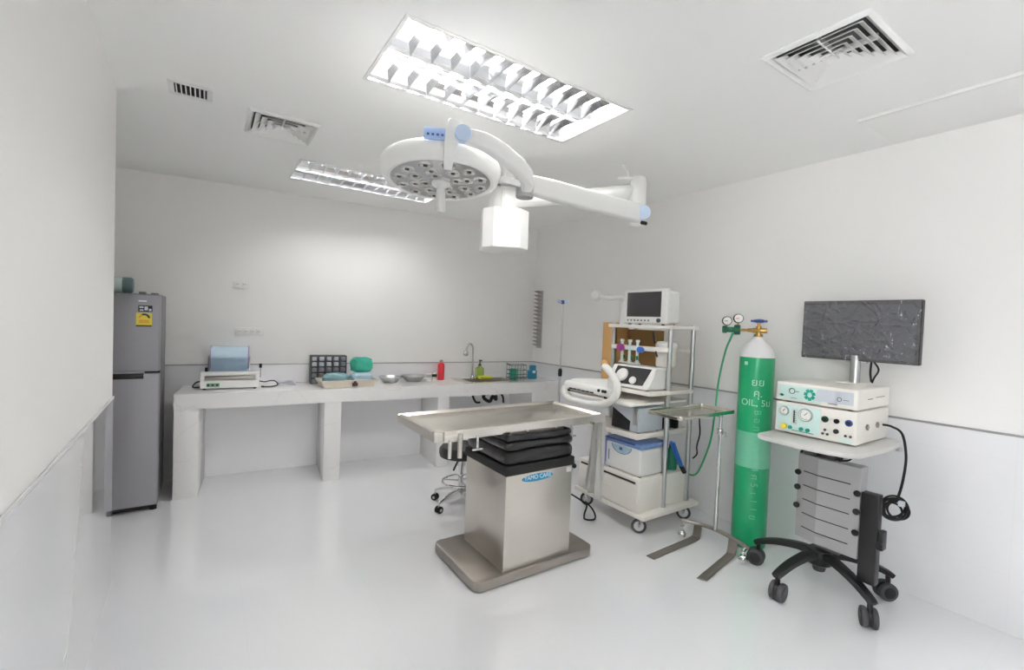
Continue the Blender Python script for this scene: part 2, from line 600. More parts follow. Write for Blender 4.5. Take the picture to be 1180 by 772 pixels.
m = M().bb(-1.15, -1.05, YL - 0.13, 4.85, 0, H)
struct(m.build('wall_recess', PAINT))
m = M()
m.prism([(-1.15, yback(-1.15)), (4.05, yback(4.05)), (4.05, 4.95), (-1.15, 4.95)], T, H, 0)
m.prism([(-1.15, yback(-1.15) - 0.004), (4.05, yback(4.05) - 0.004), (4.05, 4.95), (-1.15, 4.95)], 0, T, 1)
struct(m.build('wall_back', [PAINT, TILE_X]))
m = M().bb(XR, 4.05, -1.85, 4.3, T, H, mi=0).bb(XR - 0.004, 4.05, -1.85, 4.3, 0, T, mi=1)
struct(m.build('wall_right', [PAINT, TILE_Y]))
m = M().bb(-0.13, 4.05, -1.95, -1.85, 0, H)
struct(m.build('wall_front', PAINT))

# metal strips that finish the tiles
m = M().prism([(xleft(-1.85) + 0.003, -1.85), (0.003, YL), (0.0075, YL), (xleft(-1.85) + 0.0075, -1.85)], T - 0.004, T + 0.010, 0, 0.001)
struct(m.build('trim_1', TRIMW))
m = M().prism([(-1.05, yback(-1.05) - 0.003), (XR, yback(XR) - 0.003), (XR, yback(XR) - 0.0075), (-1.05, yback(-1.05) - 0.0075)], T - 0.003, T + 0.007, 0)
struct(m.build('trim_2', TRIM))
m = M().bb(XR - 0.0085, XR - 0.003, -1.85, yback(XR) - 0.008, T - 0.004, T + 0.008)
struct(m.build('trim_3', TRIM))

# ------------------------------------------------------------------ ceiling fittings
def troffer(x0, x1, y0, y1, label, glow=None):
    r = thing('ceiling_light', label, 'ceiling light', ((x0 + x1) / 2, (y0 + y1) / 2, H), group='recessed fluorescent ceiling lights')
    f = M()
    w = 0.018
    zt, zb = H + 0.105, H - 0.004
    # flange
    f.bb(x0, x1, y0, y0 + w, zb, H, 0.001).bb(x0, x1, y1 - w, y1, zb, H, 0.001)
    f.bb(x0, x0 + w, y0 + w, y1 - w, zb, H, 0.001).bb(x1 - w, x1, y0 + w, y1 - w, zb, H, 0.001)
    f.build('frame', ENAM, r)
    h = M()
    i = inset + 0.001
    h.bb(x0 + i, x1 - i, y0 + i, y1 - i, zt, zt + 0.004)
    h.bb(x0 + i, x1 - i, y0 + i, y0 + i + 0.003, H, zt).bb(x0 + i, x1 - i, y1 - i - 0.003, y1 - i, H, zt)
    h.bb(x0 + i, x0 + i + 0.003, y0 + i, y1 - i, H, zt).bb(x1 - i - 0.003, x1 - i, y0 + i, y1 - i, H, zt)
    h.build('housing', REFL, r)
    ym = (y0 + y1) / 2
    xa, xb = x0 + w + 0.004, x1 - w - 0.004
    for c0, c1 in ((y0 + w, ym - 0.012), (ym + 0.012, y1 - w)):
        cm = (c0 + c1) / 2
        lv = M()
        # parabolic side reflectors
        for s, e in ((c0, 1), (c1, -1)):
            pr = [(s + e * 0.004, H + 0.001), (s + e * 0.012, H + 0.022), (s + e * 0.032, H + 0.048), (s + e * 0.062, H + 0.066)]
            for (a, za), (b, zb2) in zip(pr, pr[1:]):
                lv.quads([(xa, a, za), (xb, a, za), (xb, b, zb2), (xa, b, zb2)], [(0, 1, 2, 3)])
        # bottom rails
        lv.bb(xa, xb, c0, c0 + 0.008, H - 0.003, H + 0.003).bb(xa, xb, c1 - 0.008, c1, H - 0.003, H + 0.003)
        # V-shaped cross blades
        n = 12
        for k in range(1, n):
            x = xa + (xb - xa) * k / n
            b0, b1 = c0 + 0.006, c1 - 0.006
            N = 8
            for q in range(N):
                u0, u1 = q / N, (q + 1) / N
                ya, yb = b0 + (b1 - b0) * u0, b0 + (b1 - b0) * u1
                def dz(u): return 0.024 * (1 - (2 * u - 1) ** 2) * 0.9
                zl0, zl1 = H + 0.004 + dz(u0) * 0.6, H + 0.004 + dz(u1) * 0.6
                zu = H + 0.052
                tw = 0.020
                lv.quads([(x, ya, zl0), (x, yb, zl1), (x + tw, yb, zu), (x + tw, ya, zu), (x - tw, yb, zu), (x - tw, ya, zu)],
                         [(0, 1, 2, 3), (0, 5, 4, 1), (3, 2, 4, 5)])
        lv.build('louvre', LOUV, r, angle=25)
        M().cyl((xa + 0.02, cm, H + 0.083), (xb - 0.02, cm, H + 0.083), 0.014, seg=12).build('lamp_tube', glow or TUBE, r)
    return r

troffer(*LIGHTS[0], 'large twin fluorescent ceiling light with louvres, directly above the steel table')
troffer(*LIGHTS[1], 'fluorescent ceiling light over the counter, partly hidden by the round surgical lamp', TUBEF)
troffer(*LIGHTS[2], 'added unseen fluorescent ceiling light overhead behind the camera, out of the picture', TUBEF)  # unseen fitting added at the row's spacing, fills light from behind

def diffuser(x0, x1, y0, y1, label, name='air_diffuser', rings=5):
    r = thing(name, label, 'air vent', ((x0 + x1) / 2, (y0 + y1) / 2, H), group='square ceiling air diffusers')
    cx, cy, ax, ay = (x0 + x1) / 2, (y0 + y1) / 2, (x1 - x0) / 2, (y1 - y0) / 2
    def ring(m, sa, za, sb, zb, t=0.004):
        A = [(cx + sx * ax * sa, cy + sy * ay * sa, za) for sx, sy in ((-1, -1), (1, -1), (1, 1), (-1, 1))]
        B = [(cx + sx * ax * sb, cy + sy * ay * sb, zb) for sx, sy in ((-1, -1), (1, -1), (1, 1), (-1, 1))]
        A2 = [(p[0], p[1], p[2] + t) for p in A]
        B2 = [(p[0], p[1], p[2] + t) for p in B]
        vs = A + B + A2 + B2
        fs = []
        for k in range(4):
            k2 = (k + 1) % 4
            fs += [(k, k2, 4 + k2, 4 + k), (8 + k, 8 + k2, 12 + k2, 12 + k), (k, k2, 8 + k2, 8 + k), (4 + k, 4 + k2, 12 + k2, 12 + k)]
        m.quads(vs, fs)
    m = M()
    ring(m, 1.0, H - 0.004, 0.93, H - 0.016, 0.004)
    ring(m, 0.93, H - 0.016, 0.82, H + 0.006, 0.003)
    m.build('frame', ENAM, r, angle=10)
    for k in range(rings):
        s = 0.80 - 0.74 * k / rings
        m = M()
        ring(m, s, H - 0.012, max(0.02, s - 0.70 / rings), H + 0.010, 0.003)
        m.build('louvre_ring', ENAM, r, angle=10)
    m = M()
    i = inset + 0.001
    m.bb(x0 + i, x1 - i, y0 + i, y1 - i, H + 0.075, H + 0.08)
    m.bb(x0 + i, x0 + i + 0.002, y0 + i, y1 - i, H, H + 0.075).bb(x1 - i - 0.002, x1 - i, y0 + i, y1 - i, H, H + 0.075)
    m.bb(x0 + i, x1 - i, y0 + i, y0 + i + 0.002, H, H + 0.075).bb(x0 + i, x1 - i, y1 - i - 0.002, y1 - i, H, H + 0.075)
    m.build('duct_box', DUCT, r)
    m = M()
    m.bb(cx - ax * 0.74, cx + ax * 0.74, cy - 0.004, cy + 0.004, H - 0.004, H + 0.02)
    m.bb(cx - 0.004, cx + 0.004, cy - ay * 0.74, cy + ay * 0.74, H - 0.004, H + 0.02)
    m.build('cross_bar', ENAM, r)
    return r

diffuser(*DIFFS[0], 'big white square ceiling air diffuser nearest the right wall', rings=5)
diffuser(*DIFFS[1], 'white square ceiling air diffuser between the small slotted vent and the far light', rings=4)

def slot_vent(x0, x1, y0, y1):
    r = thing('ceiling_vent', 'small white slotted ceiling vent near the left wall', 'air vent', ((x0 + x1) / 2, (y0 + y1) / 2, H))
    m = M()
    w = 0.026
    m.bb(x0, x1, y0, y0 + w, H - 0.008, H, 0.002).bb(x0, x1, y1 - w, y1, H - 0.008, H, 0.002)
    m.bb(x0, x0 + w, y0 + w, y1 - w, H - 0.008, H, 0.002).bb(x1 - w, x1, y0 + w, y1 - w, H - 0.008, H, 0.002)
    m.build('frame', ENAM, r)
    n = 7
    for k in range(n):
        x = x0 + w + (x1 - x0 - 2 * w) * (k + 0.5) / n
        M().quads([(x - 0.004, y0 + w, H - 0.004), (x + 0.002, y0 + w, H - 0.004), (x - 0.002, y0 + w, H + 0.014), (x - 0.006, y0 + w, H + 0.014),
                   (x - 0.004, y1 - w, H - 0.004), (x + 0.002, y1 - w, H - 0.004), (x - 0.002, y1 - w, H + 0.014), (x - 0.006, y1 - w, H + 0.014)],
                  [(0, 1, 2, 3), (4, 5, 6, 7), (0, 1, 5, 4), (1, 2, 6, 5), (2, 3, 7, 6), (3, 0, 4, 7)]).build('slat', ENAM, r)
    i = inset + 0.001
    m = M().bb(x0 + i, x1 - i, y0 + i, y1 - i, H + 0.06, H + 0.064)
    m.bb(x0 + i, x0 + i + 0.002, y0 + i, y1 - i, H, H + 0.06).bb(x1 - i - 0.002, x1 - i, y0 + i, y1 - i, H, H + 0.06)
    m.bb(x0 + i, x1 - i, y0 + i, y0 + i + 0.002, H, H + 0.06).bb(x0 + i, x1 - i, y1 - i - 0.002, y1 - i, H, H + 0.06)
    m.build('duct_box', DUCT, r)
slot_vent(*VENT)

m = M()
m.bb(3.375, 3.88, -0.62, 0.585, H - 0.006, H + 0.001, 0.002)
m.bb(3.362, 3.376, -0.63, 0.595, H - 0.016, H, 0.002, mi=1)
tag(m.build('ceiling_access_panel', [CEILP, ENAM], None, (3.62, 0, H)), 'flat white access panel in the ceiling along the right wall', 'ceiling panel')

# ------------------------------------------------------------------ surgical lamp
def surgical_lamp():
    cx, cy = 2.22, 2.363
    r = thing('surgical_lamp', 'white ceiling mounted surgical lamp on jointed arms above the steel table', 'surgical lamp', (cx, cy, H))
    M().lathe([(0.0, H), (0.15, H), (0.15, H - 0.02), (0.10, H - 0.045), (0.0, H - 0.045)], (cx, cy, 0), 36).build('ceiling_flange', ENAM, r)
    M().lathe([(0.062, H - 0.04), (0.07, 2.56), (0.085, 2.50), (0.112, 2.40), (0.118, 2.31), (0.0, 2.31)], (cx, cy, 0), 32).build('column', ENAM, r)
    m = M()
    a = 0.165
    ch = 0.07
    pts = [(-a + ch, -a), (a - ch, -a), (a, -a + ch), (a, a - ch), (a - ch, a), (-a + ch, a), (-a, a - ch), (-a, -a + ch)]
    rot = Matrix.Translation((cx, cy, 0)) @ Matrix.Rotation(math.radians(-24), 4, 'Z')
    m.prism(pts, 2.045, 2.325, bev=0.012, mtx=rot)
    m.build('transformer_box', ENAM, r)
    M().cyl((cx - 0.085, cy - 0.10, 2.315), (cx - 0.045, cy - 0.075, 2.60), 0.008, seg=8).build('cable', ENAM, r)
    # first arm
    ex, ey = 2.77, 1.596
    m = M()
    m.tube([(cx, cy, 2.40), (cx + (ex - cx) * 0.5, cy + (ey - cy) * 0.5, 2.405), (ex, ey, 2.415)], [0.058, 0.048, 0.050], 20, 4)
    m.build('first_arm', ENAM, r)
    m = M()
    m.lathe([(0, 2.185), (0.03, 2.188), (0.05, 2.2), (0.055, 2.225), (0.055, 2.47), (0.048, 2.50), (0.03, 2.512), (0, 2.514)], (ex, ey, 0), 28)
    m.build('elbow', ENAM, r)
    m = M()
    m.tube([(ex - 0.07, ey + 0.02, 2.47), (ex - 0.09, ey + 0.02, 2.53), (ex - 0.12, ey + 0.03, 2.57)], 0.007, 8)
    m.tube([(ex - 0.05, ey, 2.49), (ex - 0.13, ey + 0.06, 2.49)], 0.010, 8)
    m.build('brake_lever', ENAM, r)
    # sprung arm in front of the first arm
    px, py, pz = 1.734, 1.408, 2.20
    d = Vector((px - ex, py - ey, 0)).normalized()
    side = Vector((d.y, -d.x, 0))
    if side.y > 0:
        side = -side
    o = side * 0.062
    e0 = Vector((ex, ey, 2.245)) + o + d * 0.075
    e1 = Vector((px, py, pz + 0.005)) + o * 0.6
    m = M()
    m.tube([e0, e0.lerp(e1, 0.15), e0.lerp(e1, 0.5), e0.lerp(e1, 0.85), e1], [1.0, 1.05, 1.0, 0.95, 0.8], 16, 4, flat=(0.033, 0.054))
    m.build('spring_arm', ENAM, r)
    m = M()
    cdir = Vector((-0.75, -0.66, -0.08)).normalized()
    c = e0 + side * 0.028 + cdir * 0.012
    m.cyl(c, c + cdir * 0.03, 0.044, seg=28, bev=0.006)
    m.build('joint_cap', BLUEC, r)
    M().cyl(Vector(c) + Vector((-0.01, 0, -0.062)), Vector(c) + Vector((0.03, 0.0, -0.062)), 0.012, seg=10).build('stop_screw', DARK, r)
    # yoke
    hx, hy, hz = 1.36, 1.588, 2.20
    m = M()
    m.cyl((px, py, pz - 0.055), (px, py, pz + 0.055), 0.045, seg=24, bev=0.008)
    m.build('yoke_pivot', ALU, r)
    m = M()
    m.tube([(1.722, 1.375, 2.195), (1.69, 1.325, 2.213), (1.60, 1.268, 2.232), (1.49, 1.238, 2.262), (1.40, 1.245, 2.292), (1.325, 1.275, 2.305)],
           [0.95, 1.0, 1.0, 1.0, 0.95, 0.85], 16, 5, flat=(0.028, 0.036), up=(0, 0, 1))
    m.build('yoke_arm', ENAM, r)
    m = M()
    m.tube([(1.268, 1.318, 2.165), (1.272, 1.312, 2.25), (1.283, 1.303, 2.33), (1.288, 1.30, 2.372)], [0.5, 0.75, 1.05, 0.75], 16, 4, flat=(0.018, 0.034), up=(0.91, -0.41, 0))
    m.build('bracket', ENAM, r)
    m = M()
    m.cyl((1.318, 1.288, 2.308), (1.300, 1.248, 2.308), 0.036, seg=26, bev=0.005)
    m.build('joint_cap', BLUEC, r)
    # side pivot plate from head to yoke
    m = M()
    m.tube([(1.60, 1.50, 2.225), (1.66, 1.455, 2.22), (1.725, 1.41, 2.20)], [1, 1, 1], 12, 3, flat=(0.035, 0.018), up=(0, 0, 1))
    m.build('pivot_plate', LAMPG, r)
    m = M()
    m.cyl((1.595, 1.515, 2.24), (1.64, 1.48, 2.24), 0.04, seg=20, bev=0.006)
    m.build('pivot_hub', CHROME, r)
    # head (tilted a little towards the camera)
    tilt = Matrix.Translation((hx, hy, hz)) @ Matrix.Rotation(math.radians(4.5), 4, Vector((-0.91, 0.41, 0)))
    m = M()
    m.lathe([(0.240, -0.003), (0.258, -0.010), (0.276, 0.000), (0.290, 0.030), (0.292, 0.055), (0.280, 0.078), (0.245, 0.096), (0.12, 0.110), (0.0, 0.112)], seg=64, mtx=tilt)
    head = m.build('lamp_head', ENAM, r)
    m = M()
    m.lathe([(0.0, -0.012), (0.055, -0.012), (0.06, -0.0065), (0.238, -0.0055), (0.240, -0.004), (0.0, -0.001)], seg=64, mtx=tilt)
    m.build('reflector', LAMPG, head)
    spots = []
    for k in range(12):
        a = 2 * PI * (k + 0.5) / 12
        spots.append((0.199 * math.cos(a), 0.199 * math.sin(a)))
    for k in range(8):
        a = 2 * PI * k / 8
        spots.append((0.132 * math.cos(a), 0.132 * math.sin(a)))
    for k in range(4):
        a = 2 * PI * (k + 0.5) / 4
        spots.append((0.078 * math.cos(a), 0.078 * math.sin(a)))
    for x, y in spots:
        mt = tilt @ Matrix.Translation((x, y, -0.0045))
        m = M()
        m.lathe([(0.033, 0.0), (0.032, -0.006), (0.027, -0.010), (0.018, -0.004), (0.0, -0.003)], seg=18, mtx=mt, mi=0)
        m.lathe([(0.011, -0.004), (0.010, -0.010), (0.0, -0.012)], seg=12, mtx=mt, mi=1)
        m.build('lens', [LENSW, LENSD], head)
    m = M()
    m.lathe([(0.045, -0.008), (0.045, -0.02), (0.034, -0.03), (0.020, -0.036), (0.020, -0.05), (0.023, -0.06), (0.024, -0.14), (0.020, -0.155), (0.0, -0.158)], seg=24, mtx=tilt)
    m.build('sterile_handle', ENAM, head)
    m = M()
    m.tube([(1.225, 1.36, 2.27), (1.215, 1.345, 2.31)], 0.012, 8, mi=0)
    kp = Matrix.Translation((1.213, 1.338, 2.308)) @ Matrix.Rotation(math.atan2(-0.41, 0.91), 4, 'Z')
    m.bb(-0.048, 0.048, -0.012, 0.012, -0.026, 0.026, 0.01, mtx=kp)
    for k in range(4):
        m.bb(-0.034 + k * 0.02, -0.024 + k * 0.02, -0.0145, -0.011, -0.012, -0.003, mi=1, mtx=kp)
    m.build('control_panel', [BLUEP, BLUED], r)
surgical_lamp()

# ------------------------------------------------------------------ fridge
def fridge():
    x0, x1, y0, y1 = -0.43, 0.135, 3.832, 4.43
    r = thing('refrigerator', 'tall silver two-door refrigerator in the recess at the left end of the counter', 'refrigerator', ((x0 + x1) / 2, (y0 + y1) / 2, 0))
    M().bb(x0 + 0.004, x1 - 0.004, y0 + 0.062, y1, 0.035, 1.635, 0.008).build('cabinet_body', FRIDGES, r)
    m = M().bb(x0, x1, y0, y0 + 0.06, 1.058, 1.632, 0.014, seg=3)
    d = m.build('door', FRIDGE, r)
    m = M().bb(x0, x1, y0, y0 + 0.06, 0.045, 1.046, 0.014, seg=3)
    d2 = m.build('door', FRIDGE, r)
    m = M().bb(x0 + 0.01, x1 - 0.095, y0 - 0.0015, y0 + 0.03, 1.004, 1.046, 0.002)
    m.build('handle_recess', BLACKP, d2)
    M().bb(x0 + 0.005, x1 - 0.09, y0 - 0.004, y0 + 0.02, 1.046, 1.062, 0.003).build('handle_lip', FRIDGE, d)
    M().bb(x0, x1, y0 + 0.02, y0 + 0.07, 1.044, 1.060).build('gasket', BLACKP, r)
    # stickers on the top door
    m = M()
    m.bb(0.004, 0.086, y0 - 0.0012, y0 + 0.002, 1.502, 1.548, mi=0)
    m.bb(0.010, 0.034, y0 - 0.0018, y0, 1.528, 1.541, mi=1).bb(0.040, 0.060, y0 - 0.0018, y0, 1.512, 1.541, mi=1).bb(0.066, 0.080, y0 - 0.0018, y0, 1.508, 1.524, mi=1)
    m.bb(0.012, 0.034, y0 - 0.0018, y0, 1.508, 1.518, mi=1)
    m.build('black_sticker', [BLACKP, SILVP], d)
    m = M()
    m.bb(-0.008, 0.084, y0 - 0.0012, y0 + 0.002, 1.392, 1.492, mi=0)
    m.bb(-0.008, 0.084, y0 - 0.0016, y0, 1.392, 1.402, mi=3)
    mt = Matrix.Translation((0.042, y0 - 0.0012, 1.452)) @ Matrix.Rotation(PI / 2, 4, 'X')
    m.torus((0.042, y0 - 0.001, 1.452), 0.028, 0.004, (0, -1, 0), 18, 6, 1, 0, PI) if False else None
    for k in range(9):
        a0, a1 = PI * k / 9, PI * (k + 1) / 9
        R0, R1 = 0.020, 0.034
        pts = [(0.040 + R * math.cos(a), y0 - 0.002, 1.455 + R * math.sin(a)) for R, a in ((R0, a0), (R1, a0), (R1, a1), (R0, a1))]
        m.quads(pts, [(0, 1, 2, 3)], mi=1 if k < 6 else 2)
    m.bb(0.010, 0.068, y0 - 0.0018, y0, 1.418, 1.442, mi=2)
    m.build('yellow_energy_label', [YELI, INK, mat('label_orange', rgb(232, 170, 70), 0.5), GAP], d)
    M().bb(0.004, 0.052, y0 - 0.001, y0 + 0.002, 1.575, 1.585).build('maker_plate', STICKW, d)
    M().bb(0.005, 0.045, y0 + 0.005, y0 + 0.06, 1.632, 1.648, 0.004).bb(0.075, 0.12, y0 + 0.01, y0 + 0.06, 1.632, 1.643, 0.004).build('hinge_cover', FRIDGES, r)
    for x in (x0 + 0.05, x1 - 0.03):
        M().cyl((x, y0 + 0.05, 0), (x, y0 + 0.05, 0.045), 0.022, seg=16).build('foot', RUBBER, r)
    for x in (x0 + 0.05, x1 - 0.05):
        M().cyl((x, y1 - 0.05, 0), (x, y1 - 0.05, 0.045), 0.022, seg=16).build('foot', RUBBER, r)
    M().bb(x0 + 0.01, x1 - 0.01, y0 + 0.03, y0 + 0.08, 0.022, 0.046).build('kick_plate', BLACKP, r)
fridge()

def roll_on_fridge():
    r = thing('packaged_roll', 'pale green see-through packaged roll lying on top of the refrigerator', 'package', (-0.16, 4.02, 1.637))
    ax = Matrix.Translation((-0.33, 4.02, 1.6965)) @ Matrix.Rotation(PI / 2, 4, 'Y')
    M().lathe([(0.0, 0.0), (0.05, 0.0), (0.057, 0.01), (0.058, 0.24), (0.052, 0.265), (0.0, 0.266)], seg=28, mtx=ax).build('roll', GREENG, r)
    M().lathe([(0.0, 0.225), (0.0595, 0.225), (0.0595, 0.272), (0.05, 0.285), (0.0, 0.286)], seg=28, mtx=ax).build('end_wrap', TEALG, r)
roll_on_fridge()

# ------------------------------------------------------------------ tiled counter along the back wall
CR = -math.atan(SK)
CU, CV = math.cos(CR), math.sin(CR)
def W(s, t, z=0.0):
    """counter coordinates: s along the back wall, t out of the wall (negative towards the room)"""
    return (s * CU - t * CV, 4.571 + s * CV + t * CU, z)
CZ = 0.85

def counter():
    r = thing('tiled_counter', 'long white tile-clad counter on square piers along the back wall', 'counter', (0, 4.571, 0), CR, world=False)
    g = 0.004
    def s_right(t):
        return (XR - 0.006 + t * CV) / CU
    f = -0.556
    m = M()
    # slab with an opening for the sink
    sx0, sx1, sy0, sy1 = 2.88, 3.42, -0.44, -0.14
    m.prism([(0.262, f), (sx0, f), (sx0, -g), (0.262, -g)], 0.728, CZ)
    m.prism([(sx0, f), (sx1, f), (sx1, sy0), (sx0, sy0)], 0.728, CZ)
    m.prism([(sx0, sy1), (sx1, sy1), (sx1, -g), (sx0, -g)], 0.728, CZ)
    m.prism([(sx1, f), (s_right(f), f), (s_right(-g), -g), (sx1, -g)], 0.728, CZ)
    bmesh.ops.remove_doubles(m.bm, verts=m.bm.verts, dist=1e-5)
    m.build('worktop', MARBLE, r)
    for a, b in ((0.264, 0.43), (1.382, 1.527), (2.468, 2.592)):
        M().bb(a, b, f + 0.004, -g, 0, 0.728, 0.003).build('pier', MARBLE, r)
    M().prism([(3.60, f + 0.004), (s_right(f), f + 0.004), (s_right(-g), -g), (3.60, -g)], 0, 0.728).build('pier', MARBLE, r)
counter()

def cthing(name, label, cat, s, t, z=CZ, group=None, rot=0.0):
    return thing(name, label, cat, W(s, t, z), CR + rot, group, world=False)

def sink():
    r = cthing('steel_sink', 'stainless steel sink set into the counter beside the tall tap', 'sink', 3.15, -0.29)
    m = M()
    x0, x1, y0, y1 = -0.37, 0.40, -0.20, 0.20
    bx0, bx1, by0, by1 = -0.26, 0.26, -0.145, 0.145
    z = 0.006
    for a, b, c, d in ((x0, x1, y0, by0), (x0, x1, by1, y1), (x0, bx0, by0, by1), (bx1, x1, by0, by1)):
        m.bb(a, b, c, d, 0.0005, z)
    m.build('rim', STEELT, r)
    m = M()
    m.quads([(bx0, by0, z), (bx1, by0, z), (bx1, by1, z), (bx0, by1, z), (bx0 + .03, by0 + .02, -.11), (bx1 - .03, by0 + .02, -.11), (bx1 - .03, by1 - .02, -.11), (bx0 + .03, by1 - .02, -.11)],
            [(0, 1, 5, 4), (1, 2, 6, 5), (2, 3, 7, 6), (3, 0, 4, 7), (4, 5, 6, 7)])
    m.build('basin', STEELD, r)
    M().cyl((0, 0, -0.112), (0, 0, -0.107), 0.035, seg=20).build('drain', CHROME, r)
    m = M()
    m.tube([(-0.02, 0, -0.13), (-0.03, 0.02, -0.2), (0.05, 0.02, -0.25), (0.1, 0.05, -0.2), (0.16, 0.08, -0.24), (0.2, 0.16, -0.22)], 0.020, 10, 5)
    m.tube([(0.06, -0.02, -0.135), (0.02, 0.0, -0.16), (-0.1, 0.0, -0.145), (-0.17, 0.02, -0.15), (-0.12, 0.04, -0.25), (-0.06, 0.05, -0.26)], 0.012, 8, 5)
    m.tube([(0.16, -0.02, -0.14), (0.2, -0.02, -0.2), (0.23, 0.02, -0.27)], 0.012, 8, 4)
    m.build('waste_pipe', RUBBER, r)
sink()

def tap():
    r = cthing('gooseneck_tap', 'tall chrome gooseneck tap standing at the sink', 'tap', 3.03, -0.135, CZ + 0.0065)
    M().lathe([(0.028, 0), (0.028, 0.012), (0.016, 0.03), (0.013, 0.06), (0.0, 0.06)], seg=24).build('base', CHROME, r)
    M().tube([(0, 0, 0.04), (0, 0, 0.16), (0, 0, 0.30), (-0.015, -0.01, 0.375), (-0.055, -0.03, 0.405), (-0.10, -0.05, 0.375), (-0.115, -0.055, 0.32)], 0.011, 12, 6).build('spout', CHROME, r)
    m = M().lathe([(0.0, 0.0), (0.02, 0.002), (0.031, 0.02), (0.028, 0.045), (0.014, 0.06), (0, 0.062)], (-0.117, -0.056, 0.265), 20)
    m.build('spray_head', CHROME, r)
    M().tube([(0, 0, 0.05), (-0.03, -0.05, 0.055), (-0.04, -0.075, 0.07)], 0.008, 8, 3).build('lever', CHROME, r)
tap()

def sealer():
    s0, s1 = 0.416, 0.852
    sm = (s0 + s1) / 2
    r = cthing('pouch_sealer', 'white sterilization pouch sealer with a blue film roll at the left of the counter', 'pouch sealer', sm, -0.27)
    w = (s1 - s0) / 2
    m = M()
    m.quads([(-w, -0.075, 0.012), (w, -0.075, 0.012), (w, 0.12, 0.012), (-w, 0.12, 0.012), (-w, -0.07, 0.075), (w, -0.07, 0.075), (w, 0.12, 0.11), (-w, 0.12, 0.11)],
            [(0, 1, 2, 3), (4, 5, 6, 7), (0, 1, 5, 4), (1, 2, 6, 5), (2, 3, 7, 6), (3, 0, 4, 7)])
    m.build('body', WPLAS, r)
    M().bb(-w - 0.002, w + 0.002, -0.06, -0.005, 0.118, 0.15, 0.008).build('press_bar', WPLAS, r)
    m = M().bb(-w + 0.03, w - 0.03, -0.062, -0.02, 0.084, 0.112, 0.004)
    m.build('seal_jaw', STEELD, r)
    for a, b in ((-w - 0.004, -w + 0.03), (w - 0.03, w + 0.004)):
        M().bb(a, b, -0.06, 0.06, 0.02, 0.125, 0.006).build('end_bracket', WPLAS, r)
    m = M()
    m.bb(-w + 0.045, -w + 0.14, -0.0775, -0.07, 0.025, 0.055, mi=0)
    for k in range(3):
        m.bb(-w + 0.05 + k * 0.032, -w + 0.066 + k * 0.032, -0.0795, -0.072, 0.032, 0.049, 0.001, mi=1)
    m.build('control_label', [mat('label_green', rgb(120, 172, 130), 0.5), INK], r)
    for x, h in ((-w + 0.036, 0.185), (w + 0.012, 0.215)):
        m = M().cyl((x, 0.0, h - 0.038), (x, 0.0, h), 0.012, seg=14, bev=0.003, mi=0).cyl((x, 0.0, 0.09), (x, 0.0, h - 0.03), 0.005, seg=10, mi=1)
        m.build('lever_knob', [BLACKP, CHROME], r)
    # roll on its stand
    c = (0.0, 0.135, 0.262)
    x0, x1 = -0.155, 0.128
    m = M().cyl((x0, c[1], c[2]), (x1, c[1], c[2]), 0.104, seg=48)
    roll = m.build('film_roll', ROLLB, r)
    for a, b in ((x0 - 0.006, x0), (x1, x1 + 0.006)):
        M().cyl((a, c[1], c[2]), (b, c[1], c[2]), 0.106, seg=48).build('roll_edge', ROLLE, roll)
    m = M()
    for x in (x0 - 0.02, x1 + 0.012):
        m.tube([(x, 0.06, 0.10), (x, 0.11, 0.18), (x, 0.135, 0.262)], 0.006, 8, 3)
    m.cyl((x0 - 0.024, c[1], c[2]), (x1 + 0.018, c[1], c[2]), 0.012, seg=12)
    m.build('roll_stand', ALU, r)
    m = M().grid(lambda u, v: (x0 + 0.005 + (x1 - x0 - 0.01) * u, 0.032 + 0.004 * math.sin(v * 6) - 0.03 * v * (1 - v), 0.125 + v * 0.14), 8, 8, 0, 0.001)
    m.build('loose_film', ROLLB, roll)
    m = M().tube([(w + 0.002, 0.02, 0.055), (w + 0.05, 0.0, 0.048), (w + 0.09, 0.01, 0.056), (w + 0.13, 0.03, 0.05), (w + 0.155, 0.02, 0.02), (w + 0.12, 0.0, 0.006), (w + 0.03, -0.01, 0.006)], 0.005, 8, 6)
    m.tube([(-w, 0.05, 0.06), (-w - 0.04, 0.05, 0.05), (-w - 0.065, 0.05, 0.012), (-w - 0.03, 0.07, 0.006), (-w + 0.02, 0.11, 0.006)], 0.006, 8, 5)
    m.bb(w + 0.02, w + 0.045, -0.02, 0.002, 0.0005, 0.014, 0.003)
    m.build('power_cord', RUBBER, r)
    for x in (-w + 0.03, w - 0.03):
        for y in (-0.06, 0.1):
            M().cyl((x, y, 0), (x, y, 0.014), 0.012, seg=12).build('foot', RUBBER, r)
sealer()

def pale_bag():
    def fn(u, v):
        x, y = (u - 0.5) * 0.17, (v - 0.5) * 0.12
        e = (1 - (2 * u - 1) ** 4) * (1 - (2 * v - 1) ** 4)
        return (x, y, 0.002 + e * (0.028 + 0.012 * math.sin(9 * u + 4 * v)))
    m = M().grid(fn, 14, 10, 0, 0.001)
    o = m.build('plastic_bag', BAGT, None, (0, 0, 0))
    o.location = W(1.09, -0.16, CZ)
    o.rotation_euler.z = CR
    tag(o, 'small crumpled clear plastic bag on the counter beside the pouch sealer', 'plastic bag')
pale_bag()

